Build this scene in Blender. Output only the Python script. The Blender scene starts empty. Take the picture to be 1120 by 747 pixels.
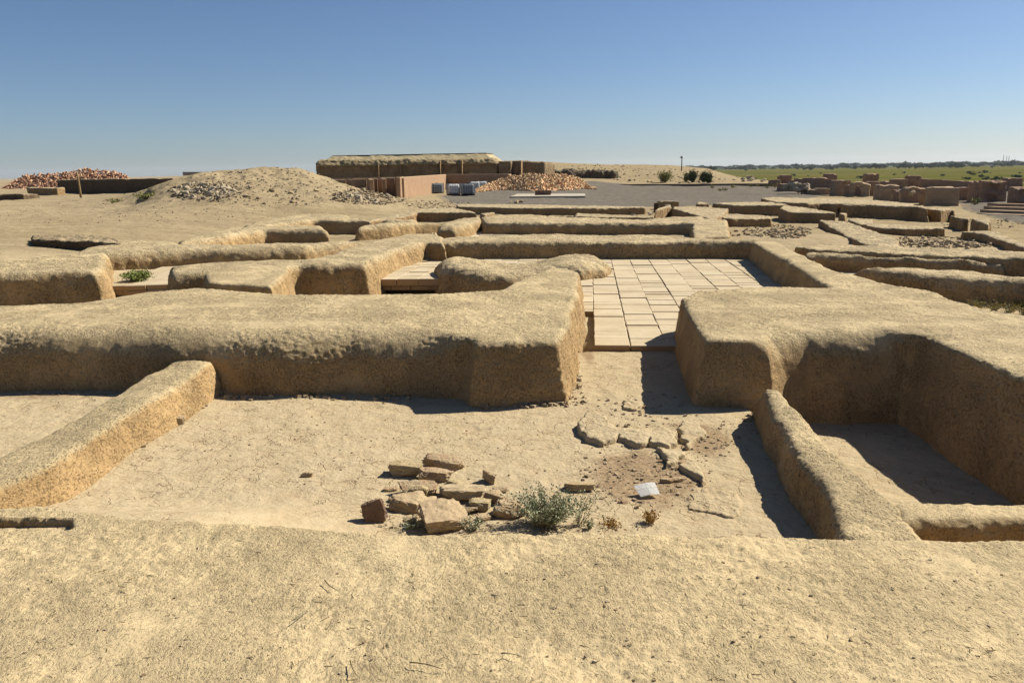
import bpy, bmesh, math, random
import numpy as np
from mathutils import Vector, Matrix, noise as mnoise

random.seed(7)
rng = np.random.default_rng(11)
R = math.radians
scene = bpy.context.scene
COL = scene.collection

# ------------------------------------------------------------------ camera
F = 871.0; CX = 560.0; CY = 373.5
H = 2.08
PITCH = math.atan(187.5 * math.cos(R(0.89)) / F)
ROLL = R(0.89)
fwd = np.array([0, math.cos(PITCH), -math.sin(PITCH)])
up0 = np.array([0, math.sin(PITCH), math.cos(PITCH)])
rt0 = np.array([1.0, 0, 0])
rt = math.cos(ROLL) * rt0 - math.sin(ROLL) * up0
up = math.sin(ROLL) * rt0 + math.cos(ROLL) * up0
def ray(px, py):
    return fwd + rt * (px - CX) / F + up * (CY - py) / F
def P(px, py, z):
    d = ray(px, py); t = (z - H) / d[2]
    return np.array([d[0] * t, d[1] * t, z])
def PD(px, py, D):
    d = ray(px, py); t = D / math.hypot(d[0], d[1])
    return np.array([d[0] * t, d[1] * t, H + d[2] * t])

cam_d = bpy.data.cameras.new('camera'); cam = bpy.data.objects.new('camera', cam_d); COL.objects.link(cam)
cam_d.sensor_width = 36; cam_d.lens = 36 * F / 1120; cam_d.clip_end = 20000; cam_d.clip_start = 0.05
M = Matrix(((rt[0], up[0], -fwd[0], 0), (rt[1], up[1], -fwd[1], 0), (rt[2], up[2], -fwd[2], H), (0, 0, 0, 1)))
cam.matrix_world = M
scene.camera = cam

# ------------------------------------------------------------------ noise
def _hash(i, j, k, s):
    n = (i * 374761393 + j * 668265263 + k * 2147483647 + s * 974634777) & 0xffffffff
    n = (n ^ (n >> 13)) * 1274126177 & 0xffffffff
    n = (n ^ (n >> 16)) * 2246822519 & 0xffffffff
    n = n ^ (n >> 15)
    return (n & 0xffffff) / float(0xffffff) * 2 - 1
def vnoise(p, s=0):
    f = np.floor(p); t = p - f; i = f.astype(np.int64)
    t = t * t * t * (t * (t * 6 - 15) + 10)
    r = 0
    for a in (0, 1):
        wa = t[:, 0] if a else 1 - t[:, 0]
        for b in (0, 1):
            wb = t[:, 1] if b else 1 - t[:, 1]
            for c in (0, 1):
                wc = t[:, 2] if c else 1 - t[:, 2]
                r = r + wa * wb * wc * _hash(i[:, 0] + a, i[:, 1] + b, i[:, 2] + c, s)
    return r
def fbm(p, scale, octv=3, s=0, gain=.5):
    r = 0; a = 1; q = p * scale
    for o in range(octv):
        r = r + a * vnoise(q + o * 17.3, s + o); a *= gain; q = q * 2.07
    return r

# ------------------------------------------------------------------ materials
MATS = {}
def nodes_of(m):
    m.use_nodes = True
    nt = m.node_tree; nt.nodes.clear()
    return nt
class NT:
    def __init__(s, name):
        s.m = bpy.data.materials.new(name); s.nt = nodes_of(s.m)
        s.out = s.n('ShaderNodeOutputMaterial'); s.b = s.n('ShaderNodeBsdfPrincipled')
        s.l(s.b.outputs[0], s.out.inputs[0])
        s.b.inputs['Roughness'].default_value = .95
        s.b.inputs['Specular IOR Level'].default_value = .15
    def n(s, t, **k):
        x = s.nt.nodes.new(t)
        for a, v in k.items(): setattr(x, a, v)
        return x
    def l(s, a, b): s.nt.links.new(a, b)
    def noise(s, vec, scale, det=4, rough=.6, dist=0):
        x = s.n('ShaderNodeTexNoise'); x.inputs['Scale'].default_value = scale
        x.inputs['Detail'].default_value = det; x.inputs['Roughness'].default_value = rough
        x.inputs['Distortion'].default_value = dist
        s.l(vec, x.inputs['Vector']); return x.outputs['Fac']
    def ramp(s, fac, stops):
        x = s.n('ShaderNodeValToRGB'); e = x.color_ramp.elements
        while len(e) < len(stops): e.new(.5)
        for el, (p, c) in zip(e, stops):
            el.position = p; el.color = (c[0], c[1], c[2], 1) if not isinstance(c, (int, float)) else (c, c, c, 1)
        s.l(fac, x.inputs[0]); return x.outputs[0]
    def mix(s, fac, a, b, mode='MIX'):
        x = s.n('ShaderNodeMix', data_type='RGBA', blend_type=mode)
        for inp, v in ((x.inputs[0], fac), (x.inputs[6], a), (x.inputs[7], b)):
            if hasattr(v, 'links'): s.l(v, inp)
            elif isinstance(v, (int, float)): inp.default_value = v
            else: inp.default_value = (v[0], v[1], v[2], 1)
        return x.outputs[2]
    def math(s, op, a, b=None, clamp=False):
        x = s.n('ShaderNodeMath', operation=op, use_clamp=clamp)
        for inp, v in ((x.inputs[0], a), (x.inputs[1], b)):
            if v is None: continue
            if hasattr(v, 'links'): s.l(v, inp)
            else: inp.default_value = v
        return x.outputs[0]
    def bump(s, h, strength, dist, normal=None):
        x = s.n('ShaderNodeBump'); x.inputs['Strength'].default_value = strength; x.inputs['Distance'].default_value = dist
        s.l(h, x.inputs['Height'])
        if normal is not None: s.l(normal, x.inputs['Normal'])
        return x.outputs[0]
    def pos(s, scale=None):
        g = s.n('ShaderNodeNewGeometry')
        if scale is None: return g.outputs['Position']
        v = s.n('ShaderNodeMapping'); v.inputs['Scale'].default_value = scale
        s.l(g.outputs['Position'], v.inputs['Vector']); return v.outputs[0]
    def objpos(s):
        return s.n('ShaderNodeTexCoord').outputs['Object']
    def voro(s, vec, scale, feature='F1', rnd=1):
        x = s.n('ShaderNodeTexVoronoi', feature=feature); x.inputs['Scale'].default_value = scale
        x.inputs['Randomness'].default_value = rnd
        s.l(vec, x.inputs['Vector']); return x.outputs['Distance']

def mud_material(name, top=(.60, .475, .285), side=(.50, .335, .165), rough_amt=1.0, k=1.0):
    """sun-baked mud and straw plaster; k scales the grain for distance"""
    t = NT(name); p = t.pos()
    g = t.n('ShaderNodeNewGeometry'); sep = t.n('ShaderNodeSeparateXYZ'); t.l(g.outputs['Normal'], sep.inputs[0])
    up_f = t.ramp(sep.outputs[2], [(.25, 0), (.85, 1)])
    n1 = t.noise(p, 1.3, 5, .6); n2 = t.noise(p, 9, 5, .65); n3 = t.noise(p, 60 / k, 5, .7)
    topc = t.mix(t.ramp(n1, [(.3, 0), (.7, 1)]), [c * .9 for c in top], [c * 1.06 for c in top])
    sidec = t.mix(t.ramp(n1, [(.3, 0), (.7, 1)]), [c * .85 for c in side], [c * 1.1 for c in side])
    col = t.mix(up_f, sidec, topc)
    col = t.mix(t.ramp(n2, [(.35, .16), (.6, 0)]), col, (.40, .28, .15))
    spots = t.ramp(n3, [(.32, .8), (.42, 0)])
    col = t.mix(spots, col, (.22, .15, .08))
    hi = t.ramp(n3, [(.6, 0), (.75, .5)])
    col = t.mix(hi, col, (.66, .54, .37))
    t.l(col, t.b.inputs['Base Color'])
    # pits and straw marks, less where the render has been smoothed
    patch = t.ramp(t.noise(p, 1.7, 5, .65), [(.38, .15), (.62, 1)])
    wn = t.n('ShaderNodeTexNoise'); wn.inputs['Scale'].default_value = 14 / k; wn.inputs['Detail'].default_value = 2; t.l(p, wn.inputs['Vector'])
    sc = t.n('ShaderNodeVectorMath', operation='SCALE'); sc.inputs[3].default_value = .06 * k; t.l(wn.outputs['Color'], sc.inputs[0])
    wp = t.n('ShaderNodeVectorMath', operation='ADD'); t.l(p, wp.inputs[0]); t.l(sc.outputs[0], wp.inputs[1])
    mp = t.n('ShaderNodeMapping'); mp.inputs['Scale'].default_value = (1.9, .8, 1.2); mp.inputs['Rotation'].default_value = (0, 0, .6); t.l(wp.outputs[0], mp.inputs['Vector'])
    flake = t.noise(mp.outputs[0], 44 / k, 4, .7)
    pits = t.ramp(flake, [(.33, 0), (.45, .8), (.7, 1)])
    grain = t.noise(p, 190 / k, 3, .7)
    h = t.math('ADD', t.math('MULTIPLY', pits, 1.0), t.math('MULTIPLY', grain, .35))
    h = t.math('MULTIPLY', h, patch)
    b = t.bump(h, 1.0 * rough_amt, .028 * k)
    b2 = t.bump(n2, .5 * rough_amt, .03 * k, b)
    t.l(b2, t.b.inputs['Normal'])
    return t.m

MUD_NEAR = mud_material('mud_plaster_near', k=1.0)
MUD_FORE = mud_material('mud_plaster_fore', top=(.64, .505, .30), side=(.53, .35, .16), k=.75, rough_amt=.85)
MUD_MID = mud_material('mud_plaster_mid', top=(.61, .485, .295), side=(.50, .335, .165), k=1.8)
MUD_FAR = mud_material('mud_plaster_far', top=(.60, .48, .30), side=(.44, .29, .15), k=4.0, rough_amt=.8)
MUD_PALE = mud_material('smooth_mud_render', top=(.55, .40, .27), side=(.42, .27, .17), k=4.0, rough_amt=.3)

def earth_material():
    t = NT('dry_earth'); p = t.pos()
    a = t.n('ShaderNodeAttribute', attribute_name='mask'); sp = t.n('ShaderNodeSeparateColor'); t.l(a.outputs['Color'], sp.inputs[0])
    dirt, grav, far = sp.outputs[0], sp.outputs[1], sp.outputs[2]
    n1 = t.noise(p, .5, 6, .65); n2 = t.noise(p, 5, 6, .65); n3 = t.noise(p, 45, 5, .7); n0 = t.noise(p, .06, 5, .6)
    n4 = t.noise(t.pos((.25, 1, 1)), 1.2, 6, .7)
    base = t.mix(t.ramp(n1, [(.3, 0), (.7, 1)]), (.49, .393, .252), (.56, .455, .302))
    base = t.mix(t.ramp(n2, [(.3, .45), (.55, 0)]), base, (.42, .30, .175))
    base = t.mix(t.ramp(n3, [(.3, .7), (.42, 0)]), base, (.24, .165, .09))
    # crazed mud cracks, only where the crust is dry and bare
    wv = t.n('ShaderNodeVectorMath', operation='ADD')
    nz = t.n('ShaderNodeTexNoise'); nz.inputs['Scale'].default_value = 3.0; nz.inputs['Detail'].default_value = 4; t.l(p, nz.inputs['Vector'])
    sc = t.n('ShaderNodeVectorMath', operation='SCALE'); sc.inputs[3].default_value = .5; t.l(nz.outputs['Color'], sc.inputs[0])
    t.l(p, wv.inputs[0]); t.l(sc.outputs[0], wv.inputs[1])
    cr = t.n('ShaderNodeTexVoronoi', feature='DISTANCE_TO_EDGE'); cr.inputs['Scale'].default_value = 4.6; t.l(wv.outputs[0], cr.inputs['Vector'])
    crk = t.ramp(cr.outputs['Distance'], [(.0, 1), (.02, 0)])
    crmask = t.math('MULTIPLY', crk, t.ramp(t.noise(p, 1.1, 4, .6), [(.43, 0), (.52, 1)]))
    crmask = t.math('MULTIPLY', crmask, t.math('SUBTRACT', 1.0, far, True))
    base = t.mix(t.math('MULTIPLY', crmask, .7), base, (.20, .13, .07))
    # loose brown dirt
    dn = t.math('ADD', dirt, t.math('MULTIPLY', t.math('SUBTRACT', n2, .5), 1.0))
    df = t.math('MULTIPLY', t.ramp(dn, [(.35, 0), (.6, 1)]), t.ramp(dirt, [(.05, 0), (.2, 1)]))
    dc = t.mix(t.ramp(n3, [(.35, 0), (.65, 1)]), (.24, .165, .10), (.44, .33, .21))
    base = t.mix(df, base, dc)
    # spoil heaps and trampled earth further out
    fc = t.mix(t.ramp(n4, [(.35, 0), (.65, 1)]), (.265, .207, .128), (.43, .348, .215))
    fc = t.mix(t.ramp(n2, [(.35, .5), (.55, 0)]), fc, (.24, .175, .105))
    fc = t.mix(t.ramp(n0, [(.4, 0), (.65, .5)]), fc, (.42, .335, .225))
    base = t.mix(t.ramp(far, [(.3, 0), (1, .9)]), base, fc)
    gn = t.noise(p, 2.0, 8, .75)
    gc = t.mix(t.ramp(gn, [(.35, 0), (.65, 1)]), (.135, .12, .102), (.225, .20, .172))
    gc = t.mix(t.ramp(n4, [(.55, 0), (.7, .5)]), gc, (.36, .31, .25))
    ge = t.math('ADD', grav, t.math('MULTIPLY', t.math('SUBTRACT', n2, .5), .5))
    base = t.mix(t.ramp(ge, [(.42, 0), (.58, 1)]), base, gc)
    t.b.inputs['Specular IOR Level'].default_value = 0
    t.l(base, t.b.inputs['Base Color'])
    h = t.math('ADD', t.math('MULTIPLY', n3, .7), t.math('MULTIPLY', crmask, -.9))
    b = t.bump(h, .55, .012)
    b = t.bump(t.math('ADD', n2, t.math('MULTIPLY', n4, far)), .45, .09, b)
    b = t.bump(n1, .3, .2, b)
    t.l(b, t.b.inputs['Normal'])
    return t.m
EARTH = earth_material()

def plain(name, c, var=.2, scale=6, rough=.9, bump=.3, bd=.02, c2=None, spec=.2, metal=0):
    t = NT(name); p = t.pos()
    n = t.noise(p, scale, 6, .65)
    c2 = c2 or [x * (1 - var) for x in c]
    col = t.mix(t.ramp(n, [(.35, 0), (.65, 1)]), c2, c)
    t.l(col, t.b.inputs['Base Color']); t.b.inputs['Roughness'].default_value = rough
    t.b.inputs['Specular IOR Level'].default_value = spec; t.b.inputs['Metallic'].default_value = metal
    if bump: t.l(t.bump(t.noise(p, scale * 5, 4, .7), bump, bd), t.b.inputs['Normal'])
    return t.m

def random_mat(name, stops, scale_n=8, bump=.4, bd=.01):
    """per-object tint from a ramp of real brick or stone colours"""
    t = NT(name); oi = t.n('ShaderNodeObjectInfo')
    col = t.ramp(oi.outputs['Random'], stops)
    n = t.noise(t.pos(), scale_n, 5, .7)
    col = t.mix(t.ramp(n, [(.35, .35), (.65, 0)]), col, (.16, .10, .06))
    t.l(col, t.b.inputs['Base Color'])
    if bump: t.l(t.bump(n, bump, bd), t.b.inputs['Normal'])
    return t.m
def island_mat(name, stops, scale_n=8):
    t = NT(name); g = t.n('ShaderNodeNewGeometry')
    col = t.ramp(g.outputs['Random Per Island'], stops)
    n = t.noise(t.pos(), scale_n, 4, .7)
    col = t.mix(t.ramp(n, [(.35, .35), (.65, 0)]), col, (.18, .12, .07))
    t.l(col, t.b.inputs['Base Color'])
    return t.m
def brick_wall_mat(name, c1, c2, mortar, bw=.34, bh=.11):
    t = NT(name); o = t.pos(); s = t.n('ShaderNodeSeparateXYZ'); t.l(o, s.inputs[0])
    cb = t.n('ShaderNodeCombineXYZ'); t.l(t.math('ADD', s.outputs[0], t.math('MULTIPLY', s.outputs[1], .7)), cb.inputs[0]); t.l(s.outputs[2], cb.inputs[1])
    nz = t.noise(o, 2.5, 3, .5)
    bt = t.n('ShaderNodeTexBrick'); t.l(cb.outputs[0], bt.inputs['Vector'])
    bt.inputs['Scale'].default_value = 1; bt.inputs['Brick Width'].default_value = bw; bt.inputs['Row Height'].default_value = bh
    bt.inputs['Mortar Size'].default_value = .012; bt.inputs['Mortar Smooth'].default_value = .4
    bt.inputs['Color1'].default_value = (*c1, 1); bt.inputs['Color2'].default_value = (*c2, 1); bt.inputs['Mortar'].default_value = (*mortar, 1)
    n = t.noise(o, 3, 6, .7)
    col = t.mix(t.ramp(n, [(.38, .6), (.62, 0)]), bt.outputs['Color'], (.30, .21, .14))
    t.l(col, t.b.inputs['Base Color'])
    b = t.bump(bt.outputs['Fac'], -.4, .02); b = t.bump(t.noise(o, 12, 5, .7), .5, .04, b)
    t.l(b, t.b.inputs['Normal'])
    return t.m

STONE = random_mat('rubble_stone', [(0, (.50, .38, .23)), (.35, (.56, .44, .28)), (.7, (.46, .34, .21)), (1, (.60, .48, .32))], 14, .6, .02)
STONE_DARK = plain('dark_red_stone', (.27, .17, .12), .4, 16, bump=.6, c2=(.18, .12, .09))
STONE_YEL = plain('yellow_mudbrick', (.54, .44, .27), .25, 14, bump=.6, c2=(.44, .32, .17))
STONE_RED = plain('reddish_mudbrick', (.52, .40, .25), .3, 10, bump=.6, c2=(.40, .26, .15))
BRICK_RED = random_mat('fired_brick_red', [(0, (0.621, 0.297, 0.176)), (.3, (0.783, 0.486, 0.297)), (.55, (0.540, 0.230, 0.149)), (.8, (0.864, 0.621, 0.405)), (1, (0.675, 0.351, 0.216))], 3)
BRICK_TAN = random_mat('fired_brick_tan', [(0, (0.783, 0.486, 0.257)), (.25, (0.891, 0.675, 0.405)), (.5, (0.675, 0.365, 0.203)), (.75, (0.945, 0.729, 0.459)), (1, (0.756, 0.540, 0.297))], 3)
BRICK_RED_I = island_mat('fired_brick_red_heap', [(0, (0.621, 0.297, 0.176)), (.3, (0.783, 0.486, 0.297)), (.55, (0.513, 0.230, 0.149)), (.8, (0.864, 0.621, 0.405)), (1, (0.675, 0.351, 0.216))], 3)
BRICK_TAN_I = island_mat('fired_brick_tan_heap', [(0, (0.783, 0.486, 0.257)), (.25, (0.891, 0.675, 0.405)), (.5, (0.648, 0.338, 0.189)), (.75, (0.945, 0.729, 0.459)), (1, (0.756, 0.540, 0.297))], 3)
PEBBLE_I = island_mat('pebbles', [(0, (.40, .30, .19)), (.4, (.50, .40, .27)), (.7, (.30, .20, .12)), (1, (.58, .48, .34))], 10)
CHIP_I = island_mat('chips', [(0, (.33, .26, .18)), (.4, (.42, .34, .235)), (.7, (.26, .19, .12)), (1, (.52, .43, .31))], 10)
RUIN = brick_wall_mat('old_fired_brick_masonry', (0.396, 0.240, 0.162), (0.300, 0.180, 0.120), (0.432, 0.324, 0.228))
RUIN_TAN = brick_wall_mat('old_tan_masonry', (0.480, 0.336, 0.216), (0.396, 0.264, 0.168), (0.504, 0.396, 0.276))
FORT = plain('fortress_mud', (0.432, 0.312, 0.180), .4, 1.2, bump=.9, bd=.35, c2=(0.264, 0.180, 0.102))
THATCH = plain('straw_mud_capping', (0.624, 0.504, 0.300), .4, 2.2, bump=1, bd=.3, c2=(0.324, 0.240, 0.132))
THATCH_TOP = plain('smooth_straw_roof', (.52, .43, .27), .3, 1.0, bump=.5, bd=.1, c2=(.42, .34, .2))
DARKTOP = plain('roofing_felt', (.16, .13, .10), .3, 2, bump=.3)

def tile_mat():
    t = NT('pale_square_brick'); g = t.n('ShaderNodeNewGeometry'); p = t.pos()
    col = t.ramp(g.outputs['Random Per Island'], [(0, (.56, .47, .325)), (.3, (.61, .515, .365)), (.6, (.58, .475, .32)), (.85, (.63, .53, .38)), (1, (.53, .435, .29))])
    col = t.mix(t.ramp(t.noise(p, 2.2, 7, .75), [(.34, .7), (.56, 0)]), col, (.47, .36, .23))
    col = t.mix(t.ramp(t.noise(p, 25, 5, .7), [(.3, .5), (.42, 0)]), col, (.36, .25, .15))
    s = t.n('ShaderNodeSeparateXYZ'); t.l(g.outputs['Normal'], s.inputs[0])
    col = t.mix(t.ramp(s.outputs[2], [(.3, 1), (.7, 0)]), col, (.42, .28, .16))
    t.l(col, t.b.inputs['Base Color'])
    t.l(t.bump(t.noise(p, 30, 5, .7), .4, .008), t.b.inputs['Normal'])
    return t.m
TILE = tile_mat()

STRAW = plain('straw', (.56, .44, .22), .3, 30, .8, 0, c2=(.25, .16, .08))
# ------------------------------------------------------------------ object helpers
def tag(o, label=None, cat=None, group=None, kind=None):
    if label: o['label'] = label
    if cat: o['category'] = cat
    if group: o['group'] = group
    if kind: o['kind'] = kind
    elif label and cat: o['kind'] = 'thing'
    return o
def link(name, me, mat=None, parent=None, smooth=False):
    o = bpy.data.objects.new(name, me); COL.objects.link(o)
    if mat and not me.materials: me.materials.append(mat)
    if parent: o.parent = parent
    if smooth and len(me.polygons): me.polygons.foreach_set('use_smooth', [True] * len(me.polygons))
    return o
def bm_mesh(name, bm):
    me = bpy.data.meshes.new(name); bm.normal_update(); bm.to_mesh(me); bm.free(); return me
def np_mesh(name, v, quads=None, tris=None):
    me = bpy.data.meshes.new(name)
    faces = quads if quads is not None else tris
    n = faces.shape[1]
    me.vertices.add(len(v)); me.vertices.foreach_set('co', np.asarray(v, dtype=np.float32).ravel())
    me.loops.add(faces.size); me.loops.foreach_set('vertex_index', faces.ravel().astype(np.int32))
    me.polygons.add(len(faces)); me.polygons.foreach_set('loop_start', (np.arange(len(faces)) * n).astype(np.int32))
    me.update(calc_edges=True)
    me.polygons.foreach_set('use_smooth', [False] * len(faces)); return me
def empty(name, loc):
    o = bpy.data.objects.new(name, None); COL.objects.link(o); o.location = loc; o.empty_display_size = .2; return o
def get_co(me):
    a = np.empty(len(me.vertices) * 3, dtype=np.float32); me.vertices.foreach_get('co', a); return a.reshape(-1, 3).astype(np.float64)
def get_no(me):
    a = np.empty(len(me.vertices) * 3, dtype=np.float32); me.vertex_normals.foreach_get('vector', a); return a.reshape(-1, 3).astype(np.float64)
def set_co(me, a):
    me.vertices.foreach_set('co', a.astype(np.float32).ravel()); me.update()
def remesh(me, voxel, smooth_it):
    o = bpy.data.objects.new('tmp', me); COL.objects.link(o)
    m = o.modifiers.new('r', 'REMESH'); m.mode = 'VOXEL'; m.voxel_size = voxel; m.adaptivity = 0
    if smooth_it:
        s = o.modifiers.new('s', 'SMOOTH'); s.iterations = smooth_it; s.factor = .5
    dg = bpy.context.evaluated_depsgraph_get()
    out = bpy.data.meshes.new_from_object(o.evaluated_get(dg))
    bpy.data.objects.remove(o); bpy.data.meshes.remove(me)
    return out
def recenter(o):
    """put the object's origin at the middle of its base"""
    me = o.data; co = get_co(me)
    c = np.array([(co[:, 0].min() + co[:, 0].max()) / 2, (co[:, 1].min() + co[:, 1].max()) / 2, co[:, 2].min()])
    set_co(me, co - c); o.location = c

def solid(poly_b, poly_t, zb, ztops):
    bm = bmesh.new(); n = len(poly_b)
    vb = [bm.verts.new((p[0], p[1], zb)) for p in poly_b]
    vt = [bm.verts.new((p[0], p[1], z)) for p, z in zip(poly_t, ztops)]
    for i in range(n):
        j = (i + 1) % n
        bm.faces.new((vb[i], vb[j], vt[j], vt[i]))
    bm.faces.new(vt); bm.faces.new(vb[::-1])
    bmesh.ops.triangulate(bm, faces=[f for f in bm.faces if len(f.verts) > 4])
    bmesh.ops.recalc_face_normals(bm, faces=bm.faces)
    return bm_mesh('solid', bm)
def miter_out(pts):
    n = len(pts); a = 0
    for i in range(n):
        j = (i + 1) % n; a += pts[i][0] * pts[j][1] - pts[j][0] * pts[i][1]
    sgn = 1 if a > 0 else -1
    res = []
    for i in range(n):
        p0, p1, p2 = pts[i - 1], pts[i], pts[(i + 1) % n]
        def nrm(u, v):
            d = np.array([v[1] - u[1], -(v[0] - u[0])]) * sgn; l = np.hypot(*d) or 1; return d / l
        a1, a2 = nrm(p0, p1), nrm(p1, p2)
        m = a1 + a2; l = np.hypot(*m)
        if l < .2: res.append(a1); continue
        m = m / l; k = 1 / max(.55, float(m @ a1)); res.append(m * k)
    return res
def poly_sdf(x, y, poly):
    """signed distance to a plan polygon, positive inside (non-zero winding)"""
    best = np.full(x.shape, 1e9); wn = np.zeros(x.shape, int); n = len(poly)
    for i in range(n):
        ax, ay = poly[i]; bx, by = poly[(i + 1) % n]; dx, dy = bx - ax, by - ay; L2 = dx * dx + dy * dy + 1e-12
        t = np.clip(((x - ax) * dx + (y - ay) * dy) / L2, 0, 1)
        best = np.minimum(best, (x - ax - t * dx) ** 2 + (y - ay - t * dy) ** 2)
        left = dx * (y - ay) - dy * (x - ax)
        wn += ((ay <= y) & (by > y) & (left > 0)).astype(int) - ((ay > y) & (by <= y) & (left < 0)).astype(int)
    return np.where(wn != 0, 1, -1) * np.sqrt(best)
def height_solid(poly, topfun, w, p, slope, voxel, zb, wob=.0, wscale=1.5, wob2=0.0):
    poly = np.array(poly); out = abs(zb) / slope + voxel * 2
    mn = poly.min(0) - out - .1; mx = poly.max(0) + out + .1
    gx = np.arange(mn[0], mx[0], voxel); gy = np.arange(mn[1], mx[1], voxel)
    XX, YY = np.meshgrid(gx, gy, indexing='ij'); x, y = XX.ravel(), YY.ravel()
    d = poly_sdf(x, y, poly); near = d > -out - .1
    pp = np.stack([x, y, np.zeros_like(x)], -1)[near]
    if wob: d[near] += wob * fbm(pp, wscale, 3, 61)
    if wob2: d[near] += wob2 * fbm(pp, 9, 3, 71)
    inside = (d > -out).reshape(XX.shape)
    h = np.zeros_like(x); h[near] = topfun(x[near], y[near])
    ww = w(x, y) if callable(w) else w
    t = np.clip(d / ww, 0, 1)
    z = h * (1 - (1 - t) ** p) ** (1 / p)
    z = np.where(d > 0, np.minimum(z, slope * d + .0), slope * d)
    z = np.maximum(z, zb)
    cell = inside[:-1, :-1] | inside[1:, :-1] | inside[1:, 1:] | inside[:-1, 1:]
    ny = len(gy); ids = np.arange(len(x)).reshape(XX.shape)
    q = np.stack([ids[:-1, :-1], ids[1:, :-1], ids[1:, 1:], ids[:-1, 1:]], -1)[cell]
    used = np.unique(q); remap = -np.ones(len(x), int); remap[used] = np.arange(len(used)); q = remap[q]; n = len(used)
    top = np.stack([x[used], y[used], z[used]], -1); bot = np.stack([x[used], y[used], np.full(n, zb - .06)], -1)
    e = np.concatenate([q[:, [0, 1]], q[:, [1, 2]], q[:, [2, 3]], q[:, [3, 0]]]); key = e[:, 0] * n + e[:, 1]; rkey = e[:, 1] * n + e[:, 0]
    bd = e[~np.isin(key, rkey)]
    side = np.stack([bd[:, 1], bd[:, 0], bd[:, 0] + n, bd[:, 1] + n], -1)
    return np_mesh('solid', np.concatenate([top, bot]), np.concatenate([q, q[:, ::-1] + n, side]))
def topfun_of(pts, tops):
    pts = np.array(pts); tops = np.array(tops)
    if tops.max() - tops.min() < 1e-6: return lambda x, y: np.full(len(x), tops[0])
    def f(x, y):
        num = 0; den = 0
        for (a, b), t in zip(pts, tops):
            w = 1 / (((x - a) ** 2 + (y - b) ** 2) + .03) ** 1.5; num = num + w * t; den = den + w
        return num / den
    return f
WALLS = []
def wall(label, pts, h, voxel, it, batter=.08, mat=None, zb=-.25, low=.02, mid=.007, fine=.003, group='low mud-plastered walls',
         name='mud_wall', cat='wall', shape=None, rag=0.0, w=None, p=2.2, slope=8, wob=.03, wob2=.006, crisp=0, ff=30):
    """pts: (px, py, z[, top]) - pixel seen at height z; z close to h = a point of the top edge, else a point of the foot"""
    w = w if w is not None else batter * 2.2; wo = .2 if callable(w) else w
    P2, base, tops = [], [], []
    for q in pts:
        px, py, z = q[:3]; top = q[3] if len(q) > 3 else (z if z > h * .6 else h)
        P2.append(P(px, py, z)[:2]); base.append(z < h * .6); tops.append(top)
    out = miter_out(P2)
    P2 = [p_ + o * (0 if b else wo * .45) for p_, o, b in zip(P2, out, base)]
    # extra height samples along long edges
    SP, ST = [], []
    n = len(P2)
    for i in range(n):
        j = (i + 1) % n; k = max(1, int(np.hypot(*(P2[j] - P2[i])) / .8))
        for s_ in range(k): f = s_ / k; SP.append(P2[i] * (1 - f) + P2[j] * f); ST.append(tops[i] * (1 - f) + tops[j] * f)
    me = remesh(height_solid(P2, topfun_of(SP, ST), w, p, slope, voxel, zb, wob, 1.5, wob2), voxel, 1 if crisp else max(4, it // 4))
    co = get_co(me); no = get_no(me)
    if shape is not None: co = shape(co)
    d = low * fbm(co, .9, 2, 3) + mid * fbm(co, 7, 3, 9)
    if fine: 
        f_ = fbm(co, ff, 2, 21, .6); m_ = .55 + .45 * np.clip(fbm(co, 1.6, 2, 77) * 3 + .4, -1, 1)
        d = d + fine * f_ * m_
    if rag:
        r = fbm(co, 2.2, 4, 33, .6); d = d - rag * np.clip(r, 0, None)
    set_co(me, co + no * d[:, None])
    o = link(name, me, mat or MUD_NEAR, smooth=True); recenter(o)
    tag(o, label, cat, group); WALLS.append(o); return o

# ------------------------------------------------------------------ the near rooms
def sstep(x, a, b):
    t = np.clip((x - a) / (b - a), 0, 1); return t * t * (3 - 2 * t)
Z6 = .58
def slot(co):
    a_, b_, c_, d_ = P(-300, 566.5, .45), P(76, 567, .45), P(77, 577.5, .45), P(-300, 579, .45)
    pl = np.array([a_[:2], b_[:2], c_[:2], d_[:2]]); sd_ = poly_sdf(co[:, 0], co[:, 1], pl)
    sd_ = sd_ + .006 * fbm(co, 14, 3, 41)
    co = co.copy(); m = co[:, 2] > .1; co[m, 2] -= .26 * sstep(sd_[m], -.008, .02); return co
wall('broad mud wall top in the immediate foreground, slotted at its left edge',
     [(-260, 548, .45), (0, 550, .45), (70, 551, .45), (150, 560, .45), (300, 573, .45), (400, 580, .45), (640, 577, .45), (850, 581, .45), (1000, 588, .45), (1120, 590, .45), (1400, 596, .45),
      (1900, 1150, .45), (560, 1500, .45), (-800, 1150, .45), (-400, 590, .45)],
     .45, .0115, 14, mat=MUD_FORE, low=.014, mid=.007, fine=.0055, ff=46, w=.10, wob=.025, shape=slot)
wall('short sloping mud spur on the left, its right side sunlit, running to the foreground',
     [(199, 390, .30, .36), (170, 405, .30), (136, 428, .28), (60, 468, .28), (0, 497, .28), (-90, 545, .28), (-200, 600, .28),
      (-60, 620, 0, .28), (74, 549, 0, .28), (160, 487, 0, .29), (214, 451, 0, .3), (252, 428, 0, .34), (266, 414, 0, .38), (255, 395, .36)],
     .30, .014, 18, w=.12, p=2.4, slope=5, wob=.02, fine=.005, ff=38)
def w_left(x, y):
    return .17 + .29 * (1 - sstep(x, -.9, -.35))
def w_right(x, y):
    return .17 + .25 * sstep(x, 2.05, 2.4) * (1 - sstep(x, 3.3, 3.6)) * (1 - sstep(y, 8, 9))
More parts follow.
